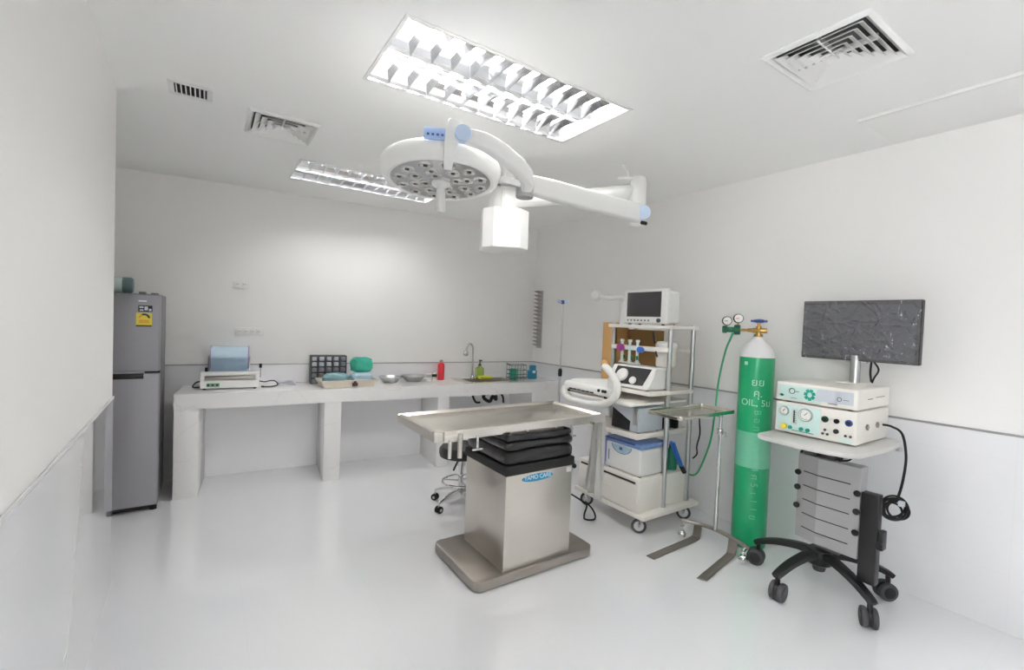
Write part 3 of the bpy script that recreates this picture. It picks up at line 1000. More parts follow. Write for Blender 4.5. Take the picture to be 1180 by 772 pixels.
def organizer():
    r = cthing('drawer_rack', 'charcoal rack of small clear compartments standing behind the tray on the counter', 'organizer', 1.46, -0.10, rot=math.radians(0))
    w, h, d = 0.335, 0.275, 0.13
    m = M()
    t = 0.012
    m.bb(-w / 2, -w / 2 + 0.02, -d / 2, d / 2, 0, h, 0.002).bb(w / 2 - 0.02, w / 2, -d / 2, d / 2, 0, h, 0.002)
    m.bb(-w / 2, w / 2, -d / 2, d / 2, 0, t, 0.002).bb(-w / 2, w / 2, -d / 2, d / 2, h - 0.02, h, 0.002)
    m.bb(-w / 2, w / 2, d / 2 - 0.008, d / 2, 0, h)
    for k in range(1, 5):
        x = -w / 2 + w * k / 5
        m.bb(x - 0.007, x + 0.007, -d / 2 + 0.002, d / 2 - 0.005, t, h - t)
    for k in range(1, 5):
        z = h * k / 5
        m.bb(-w / 2 + t, w / 2 - t, -d / 2 + 0.002, d / 2 - 0.005, z - 0.006, z + 0.006)
    m.build('rack_frame', RACKG, r)
    for i in range(5):
        for j in range(5):
            x = -w / 2 + w * (i + 0.5) / 5
            z = h * (j + 0.5) / 5
            M().bb(x - 0.021, x + 0.021, -d / 2 - 0.004, d / 2 - 0.02, z - 0.019, z + 0.017, 0.003).build('clear_drawer', [CLEARD if j >= 3 and i < 4 else CLEARG], r)
organizer()

def tray_bundle():
    # cream tray with cloths
    s0, s1 = 1.34, 1.86
    r = cthing('instrument_tray', 'cream instrument tray on the counter in front of the charcoal rack', 'tray', (s0 + s1) / 2, -0.36, rot=math.radians(6))
    w, d, h = 0.52, 0.27, 0.068
    m = M()
    m.bb(-w / 2 + .03, w / 2 - .03, -d / 2 + .02, d / 2 - .02, 0.004, 0.010)
    def wall(a, b, c, e):
        m.quads([a, b, c, e] + [(p[0], p[1], p[2] + 0.001) for p in (a, b, c, e)], [(0, 1, 2, 3)])
    B = [(-w / 2 + .03, -d / 2 + .02), (w / 2 - .03, -d / 2 + .02), (w / 2 - .03, d / 2 - .02), (-w / 2 + .03, d / 2 - .02)]
    Tt = [(-w / 2, -d / 2), (w / 2, -d / 2), (w / 2, d / 2), (-w / 2, d / 2)]
    for k in range(4):
        a, b = B[k], B[(k + 1) % 4]
        c, e = Tt[(k + 1) % 4], Tt[k]
        m.quads([(*a, 0.004), (*b, 0.004), (*c, h), (*e, h)], [(0, 1, 2, 3)])
        m.tube([(*e, h), (*c, h)], 0.004, 8)
    m.bb(-w / 2 + .05, w / 2 - .05, -d / 2 + .03, d / 2 - .03, 0.0, 0.005)
    m.build('tray_body', TRAYC, r)
    M().bb(0.02, 0.07, -d / 2 - 0.002, -d / 2 + 0.012, 0.012, 0.045, 0.003).sphere((0.045, -d / 2 + 0.01, 0.05), 0.014, seg=12).build('latch', mat('latch_brown', rgb(92, 62, 60), 0.5), r)
    # things on it
    def heap(name, mtl, x, y, z, sx, sy, sz, label, cat, seed, box=False):
        rnd = random.Random(seed)
        b = M()
        def fn(u, v):
            a = u * 2 * PI
            ph = (v - 0.5) * PI
            ex = 0.45 if box else 0.75
            cx_, sx_ = math.cos(a), math.sin(a)
            cp, sp = math.cos(ph), math.sin(ph)
            f = lambda q: math.copysign(abs(q) ** ex, q)
            n = 1 + 0.05 * math.sin(5 * a + seed) * cp + 0.05 * math.sin(9 * ph + 3 * a + seed * 2)
            return (sx * f(cp) * f(cx_) * n, sy * f(cp) * f(sx_) * n, sz * (f(sp) + 1) * (1 + 0.05 * math.sin(4 * a + seed)))
        b.grid(fn, 40, 16)
        bmesh.ops.remove_doubles(b.bm, verts=b.bm.verts, dist=1e-5)
        o = b.build(name, mtl, None, (0, 0, 0), angle=60)
        base = W((s0 + s1) / 2, -0.36, CZ)
        R = Matrix.Rotation(CR + math.radians(6), 3, 'Z')
        o.location = Vector(base) + R @ Vector((x, y, z))
        o.rotation_euler.z = CR + math.radians(6)
        tag(o, label, cat)
    heap('folded_drape', GREYCL, -0.095, 0.02, 0.0105, 0.125, 0.095, 0.056, 'crumpled blue-grey surgical cloth lying in the cream tray', 'cloth', 3)
    heap('folded_drape', BLUECL, 0.14, -0.005, 0.0105, 0.092, 0.092, 0.056, 'pale blue folded cloth lying in the right half of the cream tray', 'cloth', 8, True)
    heap('wrapped_bundle', TEALC, 0.145, 0.03, 0.128, 0.098, 0.07, 0.070, 'bright teal green wrapped cloth bundle on top of the pale blue cloth', 'cloth bundle', 5, True)
tray_bundle()

def bowls():
    spots = [(2.06, -0.20, 0.115, 'shallow steel bowl on the counter right beside the cream tray'),
             (2.32, -0.16, 0.130, 'wider shallow steel dish on the counter, between the small bowl and the steel cups')]
    for s, t, R, lab in spots:
        m = M().lathe([(0.0, 0.004), (R * 0.55, 0.004), (R * 0.9, 0.05), (R, 0.062), (R * 1.04, 0.062), (R * 1.03, 0.058), (R * 0.93, 0.045), (R * 0.58, 0.0), (0.0, 0.0)], seg=40)
        o = m.build('steel_bowl', ALU, None, (0, 0, 0))
        o.location = W(s, t, CZ)
        tag(o, lab, 'bowl', 'steel bowls on the counter')
    for s, t, lab in [(2.475, -0.22, 'slim white and steel cup standing beside the wide steel dish'), (2.545, -0.20, 'slim steel cup with a dark band, the one nearer the red bottle')]:
        r = cthing('steel_cup', lab, 'cup', s, t, group='cups by the red bottle')
        M().lathe([(0.024, 0), (0.026, 0.004), (0.028, 0.085), (0.026, 0.088), (0.024, 0.084), (0.022, 0.01), (0, 0.008)], seg=24).build('cup', STEELT if 'dark' in lab else WPLAS, r)
        M().lathe([(0.0275, 0.045), (0.0288, 0.045), (0.0292, 0.075), (0.0275, 0.075)], seg=24).build('band', DARK if 'dark' in lab else ALU, r)
bowls()

def red_bottle():
    r = cthing('red_bottle', 'bright red plastic bottle with a grey cap on the counter left of the sink', 'bottle', 2.645, -0.13)
    M().lathe([(0, 0), (0.036, 0), (0.039, 0.006), (0.039, 0.165), (0.034, 0.182), (0.018, 0.192), (0.018, 0.2), (0, 0.2)], seg=28).build('bottle_body', REDB, r)
    M().lathe([(0.02, 0.196), (0.02, 0.215), (0.014, 0.225), (0, 0.226)], seg=20).build('cap', mat('grey_cap', rgb(150, 146, 146), 0.4), r)
red_bottle()

def soap():
    r = cthing('soap_bottle', 'olive green soap bottle with a black pump behind the yellow sponge', 'soap bottle', 3.13, -0.115, CZ + 0.0065)
    M().bb(-0.048, 0.048, -0.03, 0.03, 0.0, 0.125, 0.016, seg=3).lathe([(0.03, 0.118), (0.022, 0.14), (0.014, 0.148), (0, 0.148)], seg=20).build('bottle_body', SOAP, r)
    M().cyl((0, 0, 0.145), (0, 0, 0.165), 0.017, seg=16).cyl((0, 0, 0.16), (0, 0, 0.205), 0.007, seg=10).bb(-0.012, 0.012, -0.045, 0.012, 0.200, 0.214, 0.004).build('pump', BLACKP, r)
soap()
o = M().bb(-0.075, 0.075, -0.042, 0.042, 0, 0.034, 0.008).build('sponge', YELL, None, (0, 0, 0))
o.location = W(3.16, -0.20, CZ)
o.location.z = CZ + 0.0062
o.rotation_euler.z = CR + 0.05
tag(o, 'yellow cleaning sponge lying on the sink rim in front of the soap bottle', 'sponge')

def basket():
    s, t = 3.60, -0.17
    r = cthing('wire_basket', 'dark wire basket at the right end of the counter', 'basket', s, t)
    w, d, h = 0.21, 0.12, 0.16
    m = M()
    for z in (0.006, 0.05, 0.1, h):
        m.tube([(-w / 2, -d / 2, z), (w / 2, -d / 2, z), (w / 2, d / 2, z), (-w / 2, d / 2, z)], 0.003, 6, 1, closed=True)
    for k in range(6):
        x = -w / 2 + w * k / 5
        m.cyl((x, -d / 2, 0.004), (x, -d / 2, h), 0.002, seg=6).cyl((x, d / 2, 0.004), (x, d / 2, h), 0.002, seg=6).cyl((x, -d / 2, 0.006), (x, d / 2, 0.006), 0.002, seg=6)
    m.tube([(-w / 2, -d / 2, h), (-w / 2 - 0.03, 0, h + 0.02), (-w / 2, d / 2, h)], 0.004, 6, 4)
    m.build('wire_frame', RACKG, r)
    for (x, y, z, q, mt, lab) in [(-0.045, 0.0, 0.012, 0.034, TEALC, 'teal wrapped packet inside the wire basket'), (0.05, 0.005, 0.012, 0.036, GREENG, 'pale green packet inside the wire basket')]:
        b = M().bb(-q, q, -0.036, 0.036, 0, 0.105, 0.012, seg=2)
        o = b.build('packet', mt, None, (0, 0, 0))
        p = Vector(W(s, t, CZ)) + Matrix.Rotation(CR, 3, 'Z') @ Vector((x, y, z))
        o.location = p
        o.rotation_euler = (0, 0, CR)
        tag(o, lab, 'packet')
    r2 = cthing('blue_carton', 'cyan blue bottle-shaped carton at the far right end of the counter', 'carton', 3.76, -0.27)
    M().bb(-0.055, 0.055, -0.03, 0.03, 0, 0.105, 0.01).bb(-0.035, 0.045, -0.026, 0.026, 0.10, 0.165, 0.012).build('carton_body', BLUEB, r2)
    M().bb(-0.012, 0.03, -0.0315, -0.029, 0.07, 0.10, 0.0).build('white_label', STICKW, r2)
basket()

# ------------------------------------------------------------------ wall fittings
def socket(s, z, n, label):
    w = 0.052 * n + 0.03
    r = thing('wall_socket', label, 'wall socket', W(s, -0.0005, z), CR, world=False, group='sockets on the back wall')
    M().bb(-w / 2, w / 2, -0.010, 0, -0.037, 0.037, 0.004).build('cover_plate', WPLAS, r)
    for k in range(n):
        x = -w / 2 + 0.015 + 0.052 * (k + 0.5)
        m = M().bb(x - 0.021, x + 0.021, -0.0135, -0.009, -0.021, 0.021, 0.002)
        m.bb(x - 0.009, x - 0.006, -0.0138, -0.013, -0.004, 0.008, mi=1).bb(x + 0.006, x + 0.009, -0.0138, -0.013, -0.004, 0.008, mi=1)
        m.build('socket_insert', [WPLAS, GREYR], r)
socket(0.69, 1.785, 2, 'small white double wall socket high on the back wall above the pouch sealer')
socket(0.765, 1.345, 4, 'wide white wall socket strip just above the blue film roll')

def wall_rack():
    r = thing('wall_instrument_rack', 'narrow steel rack of stacked clips on the right wall near the back corner', 'wall rack', (XR, 4.10, 1.21))
    M().bb(XR - 0.012, XR - 0.0005, 4.06, 4.16, 1.215, 1.935, 0.003).build('back_plate', ALU, r)
    n = 15
    for k in range(n):
        z = 1.235 + (1.90 - 1.235) * k / (n - 1)
        M().quads([(XR - 0.012, 4.065, z), (XR - 0.012, 4.155, z), (XR - 0.075, 4.155, z + 0.022), (XR - 0.075, 4.065, z + 0.022),
                   (XR - 0.012, 4.065, z + 0.006), (XR - 0.012, 4.155, z + 0.006), (XR - 0.070, 4.155, z + 0.030), (XR - 0.070, 4.065, z + 0.030)],
                  [(0, 1, 2, 3), (4, 5, 6, 7), (0, 1, 5, 4), (1, 2, 6, 5), (2, 3, 7, 6), (3, 0, 4, 7)]).build('clip', STEELD, r)
wall_rack()

# ------------------------------------------------------------------ operating table
def op_table():
    r = thing('operating_table', 'stainless steel veterinary operating table with black bellows in the middle of the room', 'operating table', (2.13, 1.96, 0))
    # base plate with rounded corners
    def rrect(x0, x1, y0, y1, q, n=6):
        pts = []
        for cx, cy, a0 in ((x1 - q, y1 - q, 0), (x0 + q, y1 - q, PI / 2), (x0 + q, y0 + q, PI), (x1 - q, y0 + q, 1.5 * PI)):
            for k in range(n + 1):
                a = a0 + PI / 2 * k / n
                pts.append((cx + q * math.cos(a), cy + q * math.sin(a)))
        return pts
    M().prism(rrect(1.684, 2.575, 1.668, 2.245, 0.05), 0.008, 0.066, bev=0.006).build('base_plate', STEELD, r)
    m = M()
    for x, y in ((1.78, 1.74), (2.48, 1.74), (1.78, 2.17), (2.48, 2.17)):
        m.cyl((x, y, 0), (x, y, 0.01), 0.03, seg=14)
    m.build('levelling_feet', RUBBER, r)
    M().bb(1.872, 2.374, 1.686, 2.168, 0.066, 0.632, 0.004).build('pedestal_cover', STEEL, r)
    # bellows
    M().bb(1.862, 2.384, 1.676, 2.178, 0.632, 0.688, 0.006).build('bellows_flange', RUBBER, r)
    m = M()
    prof = [(0.240, 0.688), (0.250, 0.694), (0.256, 0.704), (0.258, 0.735), (0.255, 0.757), (0.248, 0.768), (0.236, 0.773), (0.248, 0.778), (0.256, 0.786), (0.258, 0.800), (0.254, 0.814), (0.247, 0.820), (0.238, 0.823), (0.246, 0.827), (0.252, 0.834), (0.250, 0.852), (0.240, 0.864)]
    cx, cy = 2.123, 1.927
    b = bmesh.new()
    rings = []
    N = 48
    for a, z in prof:
        ring = []
        for k in range(N):
            side = k // (N // 4)
            u = (k % (N // 4)) / (N // 4)
            c = [(-1, -1), (1, -1), (1, 1), (-1, 1)]
            p0, p1 = c[side], c[(side + 1) % 4]
            x = p0[0] + (p1[0] - p0[0]) * u
            y = p0[1] + (p1[1] - p0[1]) * u
            rr = 1 - 0.02 * (max(0, min(abs(x), abs(y)) - 0.8) / 0.2)
            sag = 0.003 * math.sin(u * PI * 2 + z * 30 + side) + 0.002 * math.sin(u * 17 + side * 2 + z * 60)
            if z < 0.70: sag = 0
            ring.append(b.verts.new((cx + a * x * rr * 0.98, cy + a * y * rr * 0.94, z + sag)))
        rings.append(ring)
    for A, B in zip(rings, rings[1:]):
        for k in range(N):
            b.faces.new((A[k], A[(k + 1) % N], B[(k + 1) % N], B[k]))
    bmesh.ops.recalc_face_normals(b, faces=b.faces)
    m._add(b)
    m.build('bellows', VINYL, r, angle=80)
    M().bb(1.92, 2.33, 1.73, 2.13, 0.845, 0.876).build('carriage', STEELD, r)
    # table top: shallow tray with a raised rounded rim
    x0, x1, y0, y1 = 1.437, 2.70, 1.735, 2.30
    zt, zb = 0.922, 0.872
    m = M()
    rim = 0.032
    m.bb(x0 + 0.004, x1 - 0.004, y0 + 0.004, y1 - 0.004, zb, zt - 0.016, 0.002)
    m.build('table_top', STEELT, r)
    m = M()
    def rail(pa, pb, n):
        # box-section rim with a soft inner slope
        pa, pb, n = Vector(pa), Vector(pb), Vector(n)
        sec = [(0, zb - 0.004), (0, zt - 0.006), (0.005, zt), (rim * 0.55, zt), (rim, zt - 0.0155), (rim, zb - 0.004)]
        vs = [tuple(pa + n * a + Vector((0, 0, z))) for a, z in sec] + [tuple(pb + n * a + Vector((0, 0, z))) for a, z in sec]
        k = len(sec)
        fs = [(i, (i + 1) % k, k + (i + 1) % k, k + i) for i in range(k)] + [tuple(range(k)), tuple(range(k, 2 * k))]
        m.quads(vs, fs)
    rail((x0, y0, 0), (x1, y0, 0), (0, 1, 0))
    rail((x0, y1, 0), (x1, y1, 0), (0, -1, 0))
    rail((x0, y0 + rim, 0), (x0, y1 - rim, 0), (1, 0, 0))
    rail((x1, y0 + rim, 0), (x1, y1 - rim, 0), (-1, 0, 0))
    m.build('table_rim', STEELT, r)
    # T-shaped tie cleats and rim screws under the front edge
    for x in (1.70, 2.045, 2.40):
        m = M()
        m.bb(x - 0.006, x + 0.006, y0 - 0.006, y0 - 0.001, 0.806, 0.878, 0.001).bb(x - 0.034, x + 0.034, y0 - 0.010, y0 + 0.001, 0.796, 0.808, 0.003)
        m.build('tie_cleat', CHROME, r)
    for x in (1.93, 2.27, 2.58):
        M().cyl((x, y0 - 0.012, 0.870), (x, y0 + 0.002, 0.870), 0.009, seg=12).build('rim_screw', STEELD, r)
    m = M()
    m.bb(1.49, 1.60, y0 - 0.012, y0 - 0.0005, 0.862, 0.925, 0.003)
    m.cyl((1.525, y0 - 0.010, 0.775), (1.525, y0 - 0.010, 0.87), 0.011, seg=14).cyl((1.585, y0 - 0.014, 0.772), (1.585, y0 - 0.014, 0.905), 0.014, seg=14)
    m.build('rail_clamp', STEELT, r)
    # maker's sticker
    m = M()
    yf = 1.686
    E = [(2.10 + 0.118 * math.cos(2 * PI * k / 32), 0.596 + 0.023 * math.sin(2 * PI * k / 32)) for k in range(32)]
    mt = Matrix.Translation((0, yf - 0.0005, 0)) @ Matrix.Rotation(PI / 2, 4, 'X')
    m.prism(E, 0, 0.0012, mtx=mt)
    st = m.build('oval_sticker', STICK, r)
    m = M()
    m.text('YAMO CARE', 0.036, Matrix.Translation((2.10, yf - 0.0022, 0.599)) @ Matrix.Rotation(PI / 2, 4, 'X'), 0.001)
    m.build('lettering', STICKW, st)
    M().bb(2.325, 2.365, yf - 0.002, yf, 0.592, 0.622, 0.001).build('small_plate', WPLAS, r)
op_table()

def drape():
    # white cloth hanging from the right end of the table
    r0 = (2.83, 1.9, 0.32)
    def fn(u, v):
        wid = 0.11 + 0.04 * v
        y = 1.80 + (u - 0.25) * wid
        z = 0.905 - v * (0.60 - 0.05 * u)
        fold = 0.018 * math.sin(u * 15 + 1.0) * (0.35 + v) + 0.008 * math.sin(u * 31 + v * 4)
        return (2.733 + fold - 0.02 * v, y, z)
    m = M().grid(fn, 30, 20, 0, 0.004)
    o = m.build('white_drape', WCLOTH, None, r0, angle=70)
    tag(o, 'white cloth hanging down from the right end of the operating table', 'cloth')
drape()

# ------------------------------------------------------------------ swivel stool
def stool():
    cx, cy = 2.19, 2.84
    r = thing('swivel_stool', 'round black swivel stool behind the operating table', 'stool', (cx, cy, 0))
    M().lathe([(0, 0.405), (0.15, 0.405), (0.178, 0.415), (0.185, 0.44), (0.182, 0.475), (0.165, 0.495), (0.0, 0.503)], (cx, cy, 0), 40).build('seat', STOOLB, r)
    M().cyl((cx, cy, 0.14), (cx, cy, 0.40), 0.022, seg=16).cyl((cx, cy, 0.33), (cx, cy, 0.405), 0.035, seg=16).build('gas_column', CHROME, r)
    M().tube([(cx, cy, 0.385), (cx - 0.06, cy - 0.05, 0.38), (cx - 0.12, cy - 0.10, 0.335)], 0.008, 8, 3).build('height_lever', BLACKP, r)
    m = M().torus((cx, cy, 0.20), 0.15, 0.009, seg=40, rs=8)
    for k in range(3):
        a = 2 * PI * k / 3 + 0.4
        m.cyl((cx, cy, 0.20), (cx + 0.15 * math.cos(a), cy + 0.15 * math.sin(a), 0.20), 0.007, seg=8)
    m.build('foot_ring', CHROME, r)
    for k in range(5):
        a = math.radians(198 + 72 * k)
        d = Vector((math.cos(a), math.sin(a), 0))
        e = Vector((cx, cy, 0)) + d * 0.235
        M().tube([Vector((cx, cy, 0.125)) + d * 0.01, Vector((cx, cy, 0.115)) + d * 0.12, e + Vector((0, 0, 0.082))], [1, 0.9, 0.7], 10, 4, flat=(0.016, 0.014)).build('leg', CHROME, r)
        t = Vector((-d.y, d.x, 0))
        m = M()
        c = e + Vector((0, 0, 0.028))
        m.cyl(c - t * 0.024, c - t * 0.006, 0.028, seg=18, bev=0.004).cyl(c + t * 0.006, c + t * 0.024, 0.028, seg=18, bev=0.004)
        m.cyl(c - t * 0.026, c + t * 0.026, 0.012, seg=12, mi=1)
        m.cyl(e + Vector((0, 0, 0.03)), e + Vector((0, 0, 0.085)), 0.007, seg=8, mi=1)
        m.build('caster', [RUBBER, ALU], r)
stool()

# ------------------------------------------------------------------ IV pole
def iv_pole():
    cx, cy = 3.51, 3.20
    r = thing('drip_stand', 'slim steel drip stand with blue hooks behind the instrument cart', 'drip stand', (cx, cy, 0))
    M().cyl((cx, cy, 0.10), (cx, cy, 1.02), 0.0125, seg=14).cyl((cx, cy, 1.0), (cx, cy, 1.74), 0.009, seg=12, mi=0).build('pole', CHROME, r)
    M().lathe([(0.02, 0.98), (0.022, 1.0), (0.022, 1.04), (0.014, 1.06), (0, 1.06)], (cx, cy, 0), 16).build('height_collar', BLACKP, r)
    M().lathe([(0, 1.735), (0.018, 1.735), (0.022, 1.75), (0.018, 1.772), (0, 1.776)], (cx, cy, 0), 16).build('hook_hub', BLUED, r)
    for k in range(4):
        a = PI / 2 * k + 0.3
        d = Vector((math.cos(a), math.sin(a), 0))
        c = Vector((cx, cy, 1.755))
        M().tube([c, c + d * 0.04 + Vector((0, 0, -0.006)), c + d * 0.062 + Vector((0, 0, 0.004)), c + d * 0.066 + Vector((0, 0, 0.022))], 0.006, 8, 4).build('hook', BLUEC, r)
    for k in range(5):
        a = 2 * PI * k / 5 + 0.9
        d = Vector((math.cos(a), math.sin(a), 0))
        M().tube([(cx, cy, 0.11), Vector((cx, cy, 0.09)) + d * 0.1, Vector((cx, cy, 0.065)) + d * 0.2], 0.011, 8, 3).build('leg', CHROME, r)
        c = Vector((cx, cy, 0.025)) + d * 0.2
        t = Vector((-d.y, d.x, 0))
        M().cyl(c - t * 0.012, c + t * 0.012, 0.025, seg=16, bev=0.003).cyl(c, c + Vector((0, 0, 0.045)), 0.006, seg=8).build('caster', RUBBER, r)
iv_pole()

# ------------------------------------------------------------------ instrument cart
def cart():
    x0, x1, y0, y1 = 3.05, 3.70, 1.66, 2.40
    r = thing('instrument_cart', 'tall cream wheeled instrument cart with steel posts and shelves', 'cart', ((x0 + x1) / 2, (y0 + y1) / 2, 0))
    M().bb(x0, x1, y0, y1, 0.125, 0.158, 0.004).build('base_tray', CREAM, r)
    m = M().bb(x0 + 0.015, x1 - 0.06, 1.722, y1 - 0.03, 0.158, 0.405, 0.006)
    m.build('drawer_cabinet', CREAM, r)
    m = M().bb(x0 + 0.004, x0 + 0.016, 1.735, y1 - 0.045, 0.17, 0.362, 0.003)
    dr = m.build('drawer', CREAML, r)
    M().bb(x0 + 0.0005, x0 + 0.006, 1.98, 2.12, 0.275, 0.287, 0.002).build('handle', CREAM, dr)
    M().bb(x0 + 0.008, x0 + 0.02, 1.76, y1 - 0.06, 0.367, 0.380, 0.0).build('vent_slot', GAP, r)
    for x, y in ((3.34, 1.72), (3.34, 2.30), (3.62, 1.72), (3.62, 2.30)):
        M().cyl((x, y, 0.158), (x, y, 1.545), 0.0185, seg=18).lathe([(0.0185, 1.545), (0.016, 1.552), (0, 1.555)], (x, y, 0), 18).build('post', ALU, r)
    m = M()
    m.bb(3.03, 3.64, 1.735, 2.36, 0.700, 0.738, 0.005)
    m.build('shelf', CREAM, r)
    M().bb(2.955, 3.62, 1.745, 2.53, 0.945, 0.962, 0.004).build('sliding_shelf', CREAML, r)
    M().bb(3.115, 3.64, 1.70, 2.34, 1.018, 1.048, 0.005).build('shelf', CREAM, r)
    M().bb(3.30, 3.66, 1.70, 2.33, 1.515, 1.542, 0.004).build('top_shelf', CREAML, r)
    m = M().bb(3.318, 3.345, 1.72, 2.30, 1.335, 1.372, 0.004).bb(3.605, 3.635, 1.72, 2.30, 1.33, 1.36, 0.004)
    m.build('cross_bar', CREAML, r)
    m = M().bb(3.36, 3.60, 1.711, 1.729, 1.52, 1.545, 0.003).bb(3.36, 3.60, 1.711, 1.729, 1.02, 1.05, 0.003)
    m.build('side_rail', ALU, r)
    # flow meters and knobs on the cross bar
    m = M()
    for k, y in enumerate((2.16, 2.08, 2.0)):
        m.cyl((3.30, y, 1.25), (3.30, y, 1.41), 0.012, seg=12).cyl((3.30, y, 1.235), (3.30, y, 1.25), 0.018, seg=12).cyl((3.30, y, 1.40), (3.30, y, 1.42), 0.018, seg=12)
    m.bb(3.285, 3.318, 1.96, 2.20, 1.335, 1.37, 0.004)
    m.bb(3.29, 3.31, 1.97, 2.19, 1.225, 1.237, 0.003)
    fm = m.build('flow_meter', TUBEG, r)
    M().cyl((3.285, 2.148, 1.352), (3.245, 2.148, 1.352), 0.030, seg=12, bev=0.004).build('magenta_knob', PURP, fm)
    M().cyl((3.285, 1.94, 1.345), (3.245, 1.94, 1.345), 0.024, seg=12, bev=0.004).build('blue_knob', BLUEK, fm)
    for y in (2.12, 2.04, 1.985):
        M().cyl((3.285, y, 1.262), (3.28, y, 1.292), 0.009, seg=10).build('valve', GREENB, fm)
    m = M().tube([(3.30, 1.85, 1.49), (3.295, 1.84, 1.45), (3.30, 1.83, 1.40)], 0.008, 8, 3).tube([(3.30, 1.82, 1.34), (3.295, 1.80, 1.30)], 0.007, 8)
    m.build('sensor_clip', BLACKP, r)
    # casters
    for x, y, a in ((3.115, 1.73, -0.75), (3.115, 2.34, 2.3), (3.63, 1.72, -1.0), (3.63, 2.34, 0.9)):
        d = Vector((math.cos(a), math.sin(a), 0))
        t = Vector((-d.y, d.x, 0))
        c = Vector((x, y, 0.0555)) - d * 0.018
        m = M()
        m.torus(c, 0.045, 0.0105, t, 28, 10)
        m.cyl(c - t * 0.006, c + t * 0.006, 0.041, seg=24, mi=1)
        m.cyl(c - t * 0.016, c + t * 0.016, 0.010, seg=14, mi=2)
        for s in (-1, 1):
            m.tube([c + t * 0.017 * s, c + t * 0.019 * s + Vector((0, 0, 0.034)) + d * 0.006, Vector((x, y, 0.114)) + t * 0.014 * s], 1, 8, 3, flat=(0.012, 0.003), mi=2)
        m.cyl((x, y, 0.110), (x, y, 0.126), 0.024, seg=18, mi=2)
        m.bb(-0.05, 0.01, -0.012, 0.012, 0.112, 0.119, 0.003, mi=2, mtx=Matrix.Translation((x, y, 0)) @ Matrix.Rotation(a, 4, 'Z'))
        m.build('caster', [GREYR, ALU, CHROME], r)
cart()

